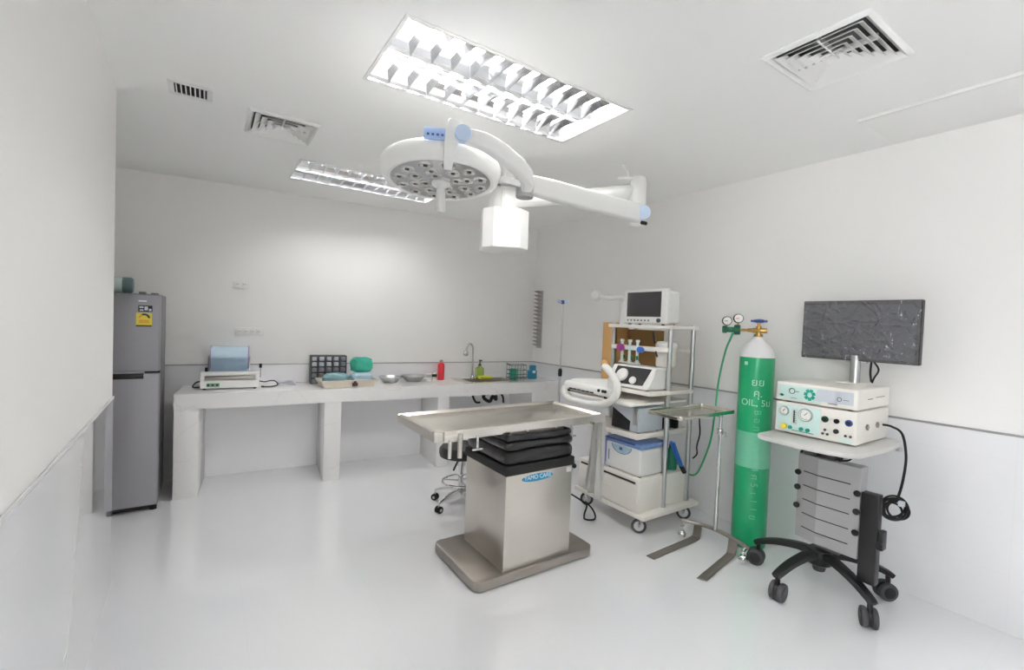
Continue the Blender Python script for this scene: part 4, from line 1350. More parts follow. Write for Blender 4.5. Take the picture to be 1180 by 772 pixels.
def cart_contents():
    # sterilizer box with the blue lid on the drawer cabinet
    r = thing('blue_lidded_sterilizer', 'white box with a translucent blue lid sitting on the drawer of the cart', 'sterilizer', (3.25, 1.92, 0.405))
    M().bb(3.095, 3.40, 1.748, 2.10, 0.413, 0.612, 0.012, seg=3).build('body', WPLAS, r)
    m = M().bb(3.090, 3.405, 1.742, 2.105, 0.614, 0.655, 0.014, seg=3)
    m.build('lid', LIDB, r)
    M().bb(3.078, 3.10, 2.10, 2.132, 0.42, 0.65, 0.008).bb(3.10, 3.38, 2.106, 2.14, 0.43, 0.64, 0.01).build('side_trim', LIDL, r)
    M().bb(3.080, 3.092, 1.80, 2.09, 0.640, 0.652, 0.003).build('lid_handle', BLUED, r)
    mt = Matrix.Translation((3.0945, 1.935, 0.607)) @ Matrix(((0, 0, -1, 0), (-1, 0, 0, 0), (0, 1, 0, 0), (0, 0, 0, 1)))
    E = [(-0.10, 0.0)] + [(0.10 * math.cos(PI + PI * k / 16), 0.062 * math.sin(PI + PI * k / 16)) for k in range(17)]
    M().prism(E[1:], 0, 0.0018, mtx=mt).build('control_fan', BLUECL, r)
    m = M()
    for k in range(17):
        pass
    m.tube([(3.0925, 1.935 - 0.10 * math.cos(PI * k / 16), 0.607 - 0.062 * math.sin(PI * k / 16)) for k in range(17)], 0.002, 6)
    m.bb(3.0915, 3.095, 1.925, 1.955, 0.572, 0.594).bb(3.0925, 3.0955, 2.06, 2.066, 0.47, 0.55)
    m.build('fan_outline', BLUED, r)
    for x, y in ((3.12, 1.77), (3.12, 2.07), (3.37, 1.77), (3.37, 2.07)):
        M().cyl((x, y, 0.4055), (x, y, 0.415), 0.012, seg=10).build('foot', RUBBER, r)
    # pump unit between the shelves
    r = thing('suction_pump', 'grey pump box on the middle shelf of the cart below the sliding shelf', 'pump', (3.2, 1.9, 0.738))
    M().bb(3.06, 3.34, 1.755, 2.02, 0.745, 0.925, 0.008).build('housing', SILVP, r)
    M().bb(3.052, 3.062, 1.762, 1.80, 0.80, 0.92, 0.003).build('front_rib', ALU, r)
    m = M().quads([(3.055, 1.83, 0.75), (3.055, 2.01, 0.75), (3.06, 2.01, 0.90), (3.06, 1.83, 0.82)], [(0, 1, 2, 3)])
    m.build('front_vent', DARK, r)
    for x, y in ((3.09, 1.78), (3.09, 2.0), (3.3, 1.78), (3.3, 2.0)):
        M().cyl((x, y, 0.7385), (x, y, 0.747), 0.012, seg=10).build('foot', RUBBER, r)
    # black adaptor blocks near the front post
    for x, lab in ((3.40, 'black adaptor block on the middle cart shelf beside the front steel post'), (3.50, 'black adaptor block on the middle cart shelf, the one nearer the wall')):
        o = M().bb(x - 0.022, x + 0.022, 1.745, 1.80, 0.7385, 0.83, 0.006).bb(x - 0.012, x + 0.012, 1.742, 1.75, 0.76, 0.81, 0.002).build('adaptor_block', BLACKP, None, (x, 1.77, 0.7385))
        tag(o, lab, 'power adaptor', 'adaptors on the cart')
    # anaesthesia ventilator on the upper shelf
    r = thing('anaesthesia_ventilator', 'white ventilator with slanted dark dial panel on the upper shelf of the cart', 'ventilator', (3.28, 1.97, 1.048))
    m = M()
    ya, yb = 1.742, 2.17
    m.quads([(3.13, ya, 1.056), (3.13, yb, 1.056), (3.22, yb, 1.215), (3.22, ya, 1.215), (3.40, ya, 1.056), (3.40, yb, 1.056), (3.40, yb, 1.215), (3.40, ya, 1.215)],
            [(0, 1, 2, 3), (4, 5, 6, 7), (0, 1, 5, 4), (1, 2, 6, 5), (2, 3, 7, 6), (3, 0, 4, 7)])
    bmesh.ops.bevel(m.bm, geom=m.bm.edges[:], offset=0.006, segments=2, affect='EDGES')
    m.build('housing', WPLAS, r)
    sl = Vector((0.09, 0, 0.159)).normalized()
    nrm = Vector((-sl.z, 0, sl.x))
    basep = Vector((3.13, 0, 1.056))
    def onp(y, k, off=0.0):
        return Vector((0, y, 0)) + basep + sl * k + nrm * off
    m = M().quads([onp(1.80, 0.03, 0.003), onp(2.12, 0.02, 0.003), onp(2.12, 0.172, 0.003), onp(1.775, 0.172, 0.003)], [(0, 1, 2, 3)])
    m.build('dial_panel', DARK, r)
    for y, k, R in ((2.03, 0.095, 0.056), (1.905, 0.060, 0.030)):
        M().cyl(onp(y, k, 0.002), onp(y, k, 0.022), R, R * 0.92, seg=28, bev=0.003).build('dial', WPLAS, r)
    for x, y in ((3.16, 1.77), (3.16, 2.12), (3.37, 1.77), (3.37, 2.12)):
        M().cyl((x, y, 1.0485), (x, y, 1.058), 0.012, seg=10).build('foot', RUBBER, r)
    # absorber canister above the ventilator
    r = thing('absorber_canister', 'round white canister hanging behind the steel post above the ventilator', 'canister', (3.40, 1.83, 1.216))
    M().lathe([(0, 1.219), (0.07, 1.219), (0.076, 1.23), (0.078, 1.40), (0.07, 1.415), (0.03, 1.42), (0, 1.42)], (3.44, 1.83, 0), 30).build('canister_body', CREAML, r)
    M().lathe([(0.079, 1.372), (0.083, 1.374), (0.083, 1.398), (0.079, 1.40)], (3.44, 1.83, 0), 30).build('lid_ring', WPLAS, r)
    # cardboard box at the back
    r = thing('cardboard_box', 'tall open brown cardboard box standing at the back left of the cart', 'cardboard box', (3.5, 2.45, 0.962))
    m = M()
    a0, a1, b0, b1 = 3.44, 3.59, 2.365, 2.53
    m.bb(a0, a1, b0, b0 + 0.006, 1.03, 1.555).bb(a0, a1, b1 - 0.006, b1, 1.03, 1.555).bb(a1 - 0.006, a1, b0, b1, 1.03, 1.555).bb(a0, a0 + 0.006, b0, b1, 1.03, 1.555)
    m.bb(a0, a1, b0, b1, 0.963, 1.032)
    m.build('box_wall', CARD, r)
    M().bb(a1 + 0.002, a1 + 0.008, 1.98, 2.50, 1.06, 1.50).build('rear_flap', CARDD, r)
    # vital signs monitor on the top shelf
    r = thing('vital_signs_monitor', 'small white vital signs monitor with dark screen on the top shelf of the cart', 'monitor', (3.42, 1.96, 1.542))
    y0, y1, z0, z1 = 1.745, 2.175, 1.552, 1.826
    m = M().bb(3.315, 3.36, y0, y1, z0, z1, 0.014, seg=3).bb(3.355, 3.50, y0 + 0.02, y1 - 0.02, z0 + 0.01, z1 - 0.015, 0.02, seg=3)
    m.build('housing', WPLAS, r)
    M().bb(3.3125, 3.318, y0 + 0.055, y1 - 0.035, z0 + 0.055, z1 - 0.022, 0.002).build('screen', SCREENS, r)
    m = M()
    for k in range(7):
        y = y1 - 0.05 - k * 0.035
        m.bb(3.311, 3.317, y - 0.007, y + 0.007, z0 + 0.02, z0 + 0.032, 0.001)
    m.build('key_row', GREYR, r)
    M().cyl((3.318, y0 + 0.07, z0 + 0.027), (3.30, y0 + 0.07, z0 + 0.027), 0.016, seg=18, bev=0.002).build('turning_knob', GREYR, r)
    for x in (3.34, 3.46):
        for y in (y0 + 0.05, y1 - 0.05):
            M().cyl((x, y, 1.5425), (x, y, 1.556), 0.012, seg=10).build('foot', RUBBER, r)
    # white gooseneck lamp next to it
    r = thing('breathing_head', 'white swan-neck medical fitting with round end beside the small monitor', 'medical fitting', (3.42, 2.27, 1.542))
    M().lathe([(0, 1.543), (0.04, 1.543), (0.042, 1.555), (0.036, 1.57), (0.034, 1.70), (0.028, 1.73), (0.014, 1.745), (0, 1.746)], (3.42, 2.262, 0), 24).build('base_bottle', WPLAS, r)
    M().tube([(3.42, 2.262, 1.73), (3.42, 2.29, 1.77), (3.42, 2.36, 1.775), (3.41, 2.46, 1.772), (3.40, 2.54, 1.785)], 0.016, 12, 5).build('neck', WPLAS, r)
    M().lathe([(0, 0), (0.042, 0.0), (0.05, 0.012), (0.05, 0.04), (0.035, 0.06), (0, 0.064)], seg=26, mtx=Matrix.Translation((3.385, 2.585, 1.80)) @ align((-0.85, -0.5, 0.15)) @ Matrix.Translation((0, 0, -0.03))).build('round_end', WPLAS, r)
    # blue brush and green bottle behind the post
    o = M().tube([(3.39, 1.70, 0.655), (3.44, 1.695, 0.56), (3.50, 1.69, 0.46)], [1, 1, 0.8], 10, 3, flat=(0.022, 0.010)).build('blue_brush', BLUET, None, (3.44, 1.69, 0.46))
    M2 = M().tube([(3.502, 1.69, 0.458), (3.54, 1.687, 0.405)], 0.018, 10)
    c = M2.build('brush_tip', BLACKP, None)
    c.data.transform(Matrix.Translation((-3.44, -1.69, -0.46)))
    c.parent = o
    tag(o, 'blue handled tool with black tip leaning behind the front post of the cart', 'tool')
    r = thing('green_bottle', 'dark green bottle on the cart between the blue-lidded box and the blue tool', 'bottle', (3.52, 1.80, 0.405))
    M().lathe([(0, 0.406), (0.045, 0.406), (0.048, 0.415), (0.048, 0.53), (0.03, 0.56), (0.018, 0.575), (0, 0.575)], (3.52, 1.80, 0), 24).build('bottle_body', GREENB, r)
    M().cyl((3.52, 1.80, 0.572), (3.52, 1.80, 0.60), 0.019, seg=16).build('cap', BLACKP, r)
    # warming unit with white hose on the sliding shelf
    r = thing('warm_air_unit', 'rounded white warm-air unit with a looped white hose on the cart shelf', 'warm air unit', (3.03, 2.23, 0.962))
    m = M()
    m.bb(2.962, 3.105, 1.965, 2.50, 0.975, 1.05, 0.03, seg=4)
    m.quads([(2.975, 2.0, 1.035), (2.975, 2.465, 1.035), (3.0, 2.42, 1.07), (3.0, 2.02, 1.112), (3.10, 2.0, 1.035), (3.10, 2.465, 1.035), (3.095, 2.42, 1.07), (3.095, 2.02, 1.112)],
            [(0, 1, 2, 3), (4, 5, 6, 7), (1, 2, 6, 5), (2, 3, 7, 6), (3, 0, 4, 7)])
    m.build('housing', WPLAS, r)
    m = M()
    for y in (2.07, 2.025, 2.0):
        m.cyl((2.964, y, 1.02), (2.954, y, 1.02), 0.012, seg=12)
    for k in range(6):
        m.bb(2.956, 2.966, 2.13 + k * 0.05, 2.166 + k * 0.05, 0.987, 0.998, 0.001)
    m.build('port', DARK, r)
    for x in (2.985, 3.085):
        for y in (2.02, 2.45):
            M().cyl((x, y, 0.9625), (x, y, 0.98), 0.014, seg=10).build('foot', RUBBER, r)
    pts = [(2.95, 2.01, 1.215), (2.925, 1.915, 1.175), (2.91, 1.837, 1.10), (2.91, 1.847, 1.016), (2.912, 1.938, 0.945), (2.912, 2.10, 0.912), (2.912, 2.28, 0.908), (2.915, 2.39, 0.925), (2.918, 2.43, 0.97), (2.93, 2.43, 1.005)]
    m = M()
    P = catmull(pts, 12)
    m.tube(P, [0.027 + (0.0022 if k % 2 else -0.0012) for k in range(len(P))], 14)
    ho = m.build('corrugated_hose', HOSEW, r)
    M().cyl((2.975, 2.04, 1.24), (2.948, 2.0, 1.21), 0.028, seg=16, bev=0.004).build('hose_cuff', CARD, ho)
    # cable by the rear caster
    o = M().tube([(2.93, 2.30, 0.135), (2.94, 2.20, 0.12), (2.97, 2.16, 0.09), (2.93, 2.14, 0.03), (2.90, 2.10, 0.012), (2.95, 2.06, 0.012), (3.0, 2.09, 0.02), (3.01, 2.14, 0.06), (2.99, 2.2, 0.10)], 0.007, 8, 8).build('power_cable', RUBBER, None, (2.95, 2.15, 0.0))
    tag(o, 'black cable looped on the floor by the left caster of the cart', 'cable')
    o = M().tube([(3.655, 1.66, 0.90), (3.65, 1.65, 0.80), (3.67, 1.655, 0.70), (3.66, 1.67, 0.60), (3.65, 1.66, 0.54), (3.645, 1.69, 0.5)], 0.006, 8, 6).build('power_cable', RUBBER, None, (3.655, 1.66, 0.5))
    tag(o, 'black cable hanging behind the rear post of the cart', 'cable')
cart_contents()

# ------------------------------------------------------------------ mayo stand
def mayo():
    px, py = 3.438, 1.345
    r = thing('mayo_stand', 'stainless steel instrument stand with a shallow tray between the cart and the green cylinder', 'instrument stand', (px, py, 0))
    # curved rear tube carrying two ball casters
    M().tube([(3.375, 1.575, 0.105), (3.425, 1.47, 0.108), (3.442, 1.345, 0.11), (3.43, 1.21, 0.108), (3.39, 1.085, 0.105)], 0.014, 12, 6).build('base_bar', STEELD, r)
    for x, y in ((3.325, 1.535), (3.365, 1.10)):
        m = M().sphere((x, y, 0.030), 0.0295, seg=20).cyl((x, y, 0.05), (x, y, 0.085), 0.010, seg=10).lathe([(0.024, 0.044), (0.018, 0.058), (0.0, 0.062)], (x, y, 0), 16)
        m.tube([(x, y, 0.082), (x + 0.03, y - (0.0 if y > 1.3 else 0.005), 0.105)], 0.010, 8)
        m.build('ball_caster', CHROME, r)
    # two long flat feet
    for (xa, ya), (xb, yb) in (((3.42, 1.475), (2.885, 1.455)), ((3.415, 1.205), (2.945, 1.12))):
        d = Vector((xb - xa, yb - ya, 0)).normalized()
        A = Vector((xa, ya, 0))
        B = Vector((xb, yb, 0))
        pts = [A + Vector((0.012, 0, 0.104)), A + Vector((0.004, 0, 0.055)), A + d * 0.006 + Vector((0, 0, 0.018)), A + d * 0.03 + Vector((0, 0, 0.007)), A + d * 0.15 + Vector((0, 0, 0.0045)), B + Vector((0, 0, 0.0045))]
        t = Vector((-d.y, d.x, 0))
        M().tube(pts, 1, 12, 4, flat=(0.032, 0.0042), up=None).build('foot', STEELD, r)
    M().cyl((px, py, 0.11), (px, py, 0.62), 0.0135, seg=16).cyl((px, py, 0.60), (px, py, 0.925), 0.0115, seg=16).build('pole', CHROME, r)
    m = M().cyl((px, py, 0.79), (px, py, 0.83), 0.020, seg=16, bev=0.003).tube([(px, py, 0.81), (px - 0.02, py - 0.045, 0.815), (px - 0.02, py - 0.055, 0.785)], 0.006, 8)
    m.build('clamp', CHROME, r)
    # tray carried off to the side of the pole
    zt = 0.945
    x0, x1, y0, y1 = 2.99, 3.62, 1.345, 1.625
    q = 0.03
    def loop(x0, x1, y0, y1, q, n=4):
        pts = []
        for cx, cy, a0 in ((x1 - q, y1 - q, 0), (x0 + q, y1 - q, PI / 2), (x0 + q, y0 + q, PI), (x1 - q, y0 + q, 1.5 * PI)):
            for k in range(n + 1):
                a = a0 + PI / 2 * k / n
                pts.append((cx + q * math.cos(a), cy + q * math.sin(a)))
        return pts
    m = M()
    L1, L0 = loop(x0, x1, y0, y1, q), loop(x0 + 0.012, x1 - 0.012, y0 + 0.012, y1 - 0.012, q * 0.7)
    n = len(L1)
    m.quads([(*p, zt - 0.018) for p in L0], [tuple(range(n))])
    m.quads([(*p, zt) for p in L1] + [(*p, zt - 0.018) for p in L0], [(k, (k + 1) % n, n + (k + 1) % n, n + k) for k in range(n)])
    m.build('tray', STEELT, r)
    m = M().tube([(*p, zt - 0.008) for p in L1], 1, 12, 1, closed=True, flat=(0.0045, 0.013), up=(0, 0, 1))
    m.build('tray_frame', STEELT, r)
    M().bb(px - 0.01, px + 0.01, py - 0.01, py + 0.20, 0.912, 0.924, 0.002).build('tray_bracket', CHROME, r)
mayo()

# ------------------------------------------------------------------ oxygen cylinder
def oxygen():
    cx, cy, R = 3.67, 1.235, 0.112
    r = thing('oxygen_cylinder', 'tall green and white gas cylinder with gauges standing by the right wall', 'gas cylinder', (cx, cy, 0))
    M().lathe([(0.0, 0.004), (R - 0.014, 0.0), (R - 0.002, 0.012), (R, 0.03), (R, 1.342), (0, 1.342)], (cx, cy, 0), 56).build('cylinder_body', GREEN, r)
    M().lathe([(R, 1.342), (R - 0.001, 1.352), (R - 0.012, 1.39), (R - 0.034, 1.43), (R - 0.062, 1.455), (0.04, 1.468), (0.036, 1.472), (0.036, 1.485), (0, 1.485)], (cx, cy, 0), 56).build('shoulder', CYLW, r)
    M().lathe([(R + 0.0002, 0.575), (R + 0.0012, 0.576), (R + 0.0012, 0.822), (R + 0.0002, 0.823)], (cx, cy, 0), 56).build('tape_band', BAND, r)
    # hand painted marks, facing the room
    ang = math.atan2(-0.4907 - cy, 0.4195 - cx)
    def face(z, da):
        a = ang + da
        n = Vector((math.cos(a), math.sin(a), 0))
        rx = Vector((-n.y, n.x, 0))
        Mx = Matrix(((rx.x, 0, n.x, cx + n.x * (R + 0.0006)), (rx.y, 0, n.y, cy + n.y * (R + 0.0006)), (0, 1, 0, z), (0, 0, 0, 1)))
        return Mx
    for tx, sz, z, da in (('ยย', 0.072, 1.170, 0.12), ('คุ.', 0.072, 1.095, 0.14), ('OIL, 5ม', 0.064, 1.028, 0.06)):
        M().text(tx, sz, face(z, da), 0.001, bend=R).build('painted_lettering', CHALK, r)
    M().bb(-0.012, 0.012, -0.012, 0.012, -0.0005, 0.0008, mtx=face(1.30, -0.62)).build('square_label', CHALK, r)
    rot = Matrix.Rotation(-PI / 2, 4, 'Z')
    m = M()
    z = 0.965
    for ch in 'BอกเWปใ4ศ5เ11ย':
        M().text(ch, 0.062, face(z, 0.16) @ rot, 0.0022).build('faded_letter', CHALKF, r)
        z -= 0.056
    # valve
    m = M().cyl((cx, cy, 1.48), (cx, cy, 1.505), 0.030, seg=20, bev=0.004).cyl((cx, cy, 1.50), (cx, cy, 1.56), 0.018, seg=16)
    m.cyl((cx - 0.02, cy + 0.035, 1.53), (cx + 0.02, cy - 0.05, 1.53), 0.018, seg=16, bev=0.003)
    m.cyl((cx, cy, 1.555), (cx, cy, 1.585), 0.010, seg=12)
    m.build('brass_valve', BRASS, r)
    m = M().lathe([(0, 1.582), (0.012, 1.582), (0.045, 1.590), (0.048, 1.597), (0.042, 1.604), (0.012, 1.612), (0, 1.613)], (cx, cy, 0), 16)
    for k in range(6):
        a = 2 * PI * k / 6
        m.sphere((cx + 0.045 * math.cos(a), cy + 0.045 * math.sin(a), 1.597), 0.009, seg=8)
    m.build('hand_wheel', BLUED, r)
    # regulator reaching towards the cart side
    d = Vector((-0.42, 0.91, 0)).normalized()
    p0 = Vector((cx, cy, 1.53))
    pr = p0 + d * 0.145
    M().cyl(p0 + d * 0.02, pr - d * 0.025, 0.009, seg=12).cyl(p0 + d * 0.03, p0 + d * 0.07, 0.015, seg=6).build('inlet_nipple', BRASS, r)
    m = M().cyl(pr - d * 0.028, pr + d * 0.012, 0.036, seg=24, bev=0.006).cyl(pr + d * 0.01, pr + d * 0.075, 0.020, seg=16, bev=0.003).cyl(pr + d * 0.06, pr + d * 0.09, 0.027, seg=18, bev=0.004)
    m.build('regulator', GREEND, r)
    fw = Vector((-0.78, -0.62, 0)).normalized()
    for off, h in ((-0.012, 1.612), (0.062, 1.592)):
        c = pr + d * off
        c = Vector((c.x, c.y, h))
        m = M().cyl(c + fw * -0.012, c + fw * 0.014, 0.034, seg=28, bev=0.003, mi=0).cyl(c + fw * 0.013, c + fw * 0.0155, 0.028, seg=28, mi=1)
        m.bb(-0.002, 0.002, -0.004, 0.020, 0.0155, 0.0165, mi=2, mtx=Matrix.Translation(c) @ align(fw) @ Matrix.Rotation(0.7, 4, 'Z'))
        m.cyl((c.x, c.y, 1.55), (c.x, c.y, h - 0.030), 0.007, seg=10, mi=3)
        m.build('gauge', [DARK, FACE, INKR, BRASS], r)
    q = pr + d * 0.02
    pts = [(q.x, q.y, 1.505), (q.x + 0.005, q.y + 0.02, 1.46), (3.665, 1.475, 1.36), (3.68, 1.525, 1.13), (3.68, 1.545, 0.86), (3.685, 1.575, 0.65), (3.70, 1.655, 0.43), (3.745, 1.74, 0.335), (3.775, 1.84, 0.33), (3.785, 2.0, 0.42)]
    M().tube(pts, 0.0075, 10, 8).build('green_hose', GREENH, r)
oxygen()

# ------------------------------------------------------------------ endoscopy monitor cart
def scope_cart():
    cx, cy = 3.47, 0.70
    r = thing('endoscopy_cart', 'monitor cart with grey column on a black five-star base at the right wall', 'cart', (cx, cy, 0))
    ends = [(3.449, 1.046), (3.138, 0.772), (3.312, 0.395), (3.73, 0.446), (3.80, 0.86)]
    heads = [1.9, 0.05, 0.55, 2.5, 1.0]
    m = M().lathe([(0, 0.155), (0.05, 0.158), (0.065, 0.17), (0.07, 0.21), (0.06, 0.25), (0, 0.255)], (cx, cy, 0), 28)
    hub = m.build('hub', BLACKP, r)
    M().lathe([(0, 0.12), (0.03, 0.122), (0.034, 0.135), (0.034, 0.16), (0, 0.16)], (cx, cy, 0), 20).build('hub_cap', GREYR, hub)
    for (ex, ey), hd in zip(ends, heads):
        e = Vector((ex, ey, 0))
        c = Vector((cx, cy, 0))
        d = (e - c).normalized()
        L = (e - c).length
        m = M().tube([c + d * 0.03 + Vector((0, 0, 0.222)), c + d * L * 0.35 + Vector((0, 0, 0.222)), c + d * L * 0.7 + Vector((0, 0, 0.196)), c + d * (L - 0.01) + Vector((0, 0, 0.158)), c + d * (L + 0.02) + Vector((0, 0, 0.140))],
                 [1.25, 1.1, 1.0, 0.9, 0.8], 14, 5, flat=(0.026, 0.018))
        m.build('leg', BLACKP, r)
        hd2 = Vector((math.cos(hd), math.sin(hd), 0))
        t = Vector((-hd2.y, hd2.x, 0))
        w = e + hd2 * 0.012 + Vector((0, 0, 0.052))
        m = M()
        for s in (-1, 1):
            m.cyl(w + t * 0.010 * s, w + t * 0.036 * s, 0.052, seg=30, bev=0.008, mi=0)
            m.cyl(w + t * 0.0355 * s, w + t * 0.0385 * s, 0.032, seg=24, mi=1)
        m.cyl(w - t * 0.011, w + t * 0.011, 0.044, seg=24, mi=1)
        m.cyl((ex, ey, 0.06), (ex, ey, 0.152), 0.013, seg=12, mi=1)
        m.build('caster', [GREYR, BLACKP], r)
    # grey column panel
    M().prism([(3.372, 0.484), (3.46, 0.484), (3.46, 0.812), (3.402, 0.812), (3.366, 0.692)], 0.305, 0.805, bev=0.004).build('column_panel', PANELG, r, angle=12)
    m = M()
    for k in range(5):
        z = 0.705 - k * 0.083
        m.tube([(3.3695, 0.53, z), (3.3655, 0.692, z), (3.3905, 0.775, z)], 0.0028, 6)
    m.build('panel_groove', GAP, r)
    for y, zs in ((0.808, (0.69, 0.60, 0.49)), (0.497, (0.665, 0.565, 0.45))):
        for z in zs:
            M().cyl((3.374 + (0.026 if y > 0.7 else 0), y, z), (3.360 + (0.026 if y > 0.7 else 0), y, z), 0.017, seg=16, bev=0.003).build('panel_knob', BLACKP, r)
    M().bb(3.40, 3.46, 0.62, 0.70, 0.80, 0.90, 0.004).bb(3.39, 3.44, 0.71, 0.78, 0.805, 0.83, 0.004).build('neck_bracket', GREYR, r)
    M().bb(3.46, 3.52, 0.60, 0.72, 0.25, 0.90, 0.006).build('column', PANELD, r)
    m = M().tube([(3.40, 0.60, 0.81), (3.39, 0.57, 0.85), (3.40, 0.54, 0.86), (3.41, 0.53, 0.89)], 0.006, 8, 4).tube([(3.41, 0.60, 0.81), (3.39, 0.55, 0.83), (3.40, 0.52, 0.88)], 0.005, 8, 4)
    m.tube([(3.40, 0.80, 0.81), (3.38, 0.76, 0.85), (3.42, 0.72, 0.84)], 0.008, 8, 4)
    m.build('cable', RUBBER, r)
    # black box on the column side
    m = M().bb(3.352, 3.412, 0.395, 0.475, 0.205, 0.685, 0.006)
    pb = m.build('power_box', BLACKP, r)
    M().bb(3.36, 3.42, 0.372, 0.397, 0.40, 0.50, 0.006).cyl((3.36, 0.385, 0.43), (3.345, 0.385, 0.43), 0.018, seg=16).build('side_switch', BLACKP, pb)
    # tray with rounded front
    pts = [(3.80, 0.93), (3.20, 0.945)]
    for k in range(7):
        a = PI / 2 + (PI / 2) * k / 6
        pts.append((3.19 + 0.075 * math.cos(a), 0.87 + 0.075 * math.sin(a)))
    pts += [(3.103, 0.76), (3.100, 0.65), (3.112, 0.54)]
    for k in range(7):
        a = PI + (PI / 2) * k / 6
        pts.append((3.215 + 0.09 * math.cos(a), 0.515 + 0.085 * math.sin(a)))
    pts += [(3.50, 0.41), (3.62, 0.415)]
    for k in range(5):
        a = 1.5 * PI + (PI / 2) * k / 4
        pts.append((3.72 + 0.08 * math.cos(a), 0.50 + 0.08 * math.sin(a)))
    M().prism(pts, 0.893, 0.920, bev=0.008).build('tray', TRAYG, r)
    M().bb(3.70, 3.73, 0.416, 0.44, 0.87, 0.893, 0.003).build('tray_hook', ALU, r)
scope_cart()

def front_panel_matrix(x, y, z):
    # local x = towards -y in world (reads left to right for a viewer looking +x), local y = up, local z = -x
    return Matrix(((0, 0, -1, x), (-1, 0, 0, y), (0, 1, 0, z), (0, 0, 0, 1)))

def insufflator():
    x0, x1, y0, y1 = 3.312, 3.765, 0.498, 0.918
    # lower unit
    z0, z1 = 0.929, 1.108
    r = thing('flushing_unit', 'lower white endoscopy unit with two round gauges, resting on the cart tray', 'medical device', ((x0 + x1) / 2, (y0 + y1) / 2, 0.92))
    M().bb(x0, x1, y0, y1, z0, z1, 0.008, seg=3).build('housing', BOXW, r)
    F = lambda y, z, k=0.0: front_panel_matrix(x0 - k, y, z)
    M().bb(x0 - 0.002, x0 + 0.002, y1 - 0.245, y1 - 0.012, z0 + 0.018, z1 - 0.014, 0.002).build('mint_panel', MINT, r)
    for y, z, R in ((y1 - 0.052, z1 - 0.052, 0.028), (y1 - 0.170, z1 - 0.058, 0.038)):
        m = M().cyl((x0 + 0.001, y, z), (x0 - 0.014, y, z), R, seg=32, bev=0.003, mi=0).cyl((x0 - 0.0135, y, z), (x0 - 0.0155, y, z), R * 0.82, seg=32, mi=1)
        m.bb(-0.0015, 0.0015, -0.003, R * 0.6, 0, 0.001, mi=2, mtx=front_panel_matrix(x0 - 0.0158, y, z) @ Matrix.Rotation(-0.7, 4, 'Z'))
        m.torus((x0 - 0.0165, y, z), R * 0.62, 0.0012, (-1, 0, 0), 24, 5, 3, PI * 0.2, PI * 1.2)
        m.build('gauge', [ALU, FACE, INK, TEALI], r)
    m = M().bb(x0 - 0.006, x0, y1 - 0.124, y1 - 0.096, z0 + 0.055, z1 - 0.03, 0.002, mi=0).bb(x0 - 0.008, x0 - 0.005, y1 - 0.114, y1 - 0.106, z0 + 0.065, z1 - 0.04, mi=1)
    for k in range(6):
        m.bb(x0 - 0.0075, x0 - 0.005, y1 - 0.122, y1 - 0.116, z0 + 0.066 + k * 0.012, z0 + 0.068 + k * 0.012, mi=1)
    m.build('flow_scale', [TUBEG, INK], r)
    M().cyl((x0, y1 - 0.055, z0 + 0.036), (x0 - 0.012, y1 - 0.055, z0 + 0.036), 0.017, seg=18, bev=0.002).build('yellow_port', YELI, r)
    m = M()
    for y, z in ((y1 - 0.09, z0 + 0.035), (y1 - 0.15, z0 + 0.035), (y1 - 0.185, z0 + 0.035)):
        m.cyl((x0, y, z), (x0 - 0.010, y, z), 0.011, seg=14)
    m.bb(x0 - 0.004, x0, y1 - 0.215, y1 - 0.10, z0 + 0.018, z0 + 0.022)
    m.build('hose_port', TEALI, r)
    for y, z, R, mt in ((y1 - 0.270, z1 - 0.062, 0.018, GREEND), (y1 - 0.385, z1 - 0.062, 0.018, BLUED)):
        m = M().cyl((x0, y, z), (x0 - 0.008, y, z), R, seg=20, bev=0.002, mi=0).cyl((x0 - 0.007, y, z), (x0 - 0.013, y, z), R * 0.6, seg=16, mi=1)
        m.build('socket', [mt, DARK], r)
    for z in (z1 - 0.062, z1 - 0.118):
        M().cyl((x0, y1 - 0.328, z), (x0 - 0.014, y1 - 0.328, z), 0.013, seg=16, bev=0.002).build('knob', BLACKP, r)
    m = M()
    for y, z in ((y1 - 0.272, z0 + 0.058), (y1 - 0.262, z0 + 0.035), (y1 - 0.285, z0 + 0.035), (y1 - 0.372, z0 + 0.045), (y1 - 0.395, z0 + 0.045)):
        m.cyl((x0, y, z), (x0 - 0.005, y, z), 0.007, seg=12)
    m.build('button', INK, r)
    M().bb(x0 - 0.002, x0 + 0.001, y0 + 0.02, y0 + 0.085, z0 + 0.012, z0 + 0.028).build('mint_strip', MINT, r)
    for x in (x0 + 0.13, x0 + 0.27):
        M().cyl((x, y0 - 0.002, 1.02), (x, y0 - 0.010, 1.02), 0.014, seg=14).bb(x - 0.016, x + 0.016, y0 - 0.012, y0 - 0.001, 1.018, 1.022).bb(x - 0.002, x + 0.002, y0 - 0.012, y0 - 0.001, 1.004, 1.036).build('wing_screw', STEELD, r)
    for x in (x0 + 0.05, x1 - 0.05):
        for y in (y0 + 0.05, y1 - 0.05):
            M().cyl((x, y, 0.92), (x, y, 0.932), 0.014, seg=10).build('foot', RUBBER, r)
    # upper unit
    z0, z1 = 1.117, 1.228
    r = thing('camera_control_unit', 'upper white endoscopy unit with teal emblem, stacked under the wall-side screen', 'medical device', ((x0 + x1) / 2, (y0 + y1) / 2, 1.108))
    M().bb(x0, x1, y0, y1, z0, z1, 0.008, seg=3).build('housing', BOXW, r)
    M().bb(x0 - 0.002, x0 + 0.002, y1 - 0.245, y1 - 0.012, z0 + 0.010, z1 - 0.016, 0.002).build('mint_panel', MINT, r)
    pts = [(-0.105, -0.034), (0.085, -0.034), (0.085, 0.036), (-0.07, 0.036), (-0.09, 0.028)]
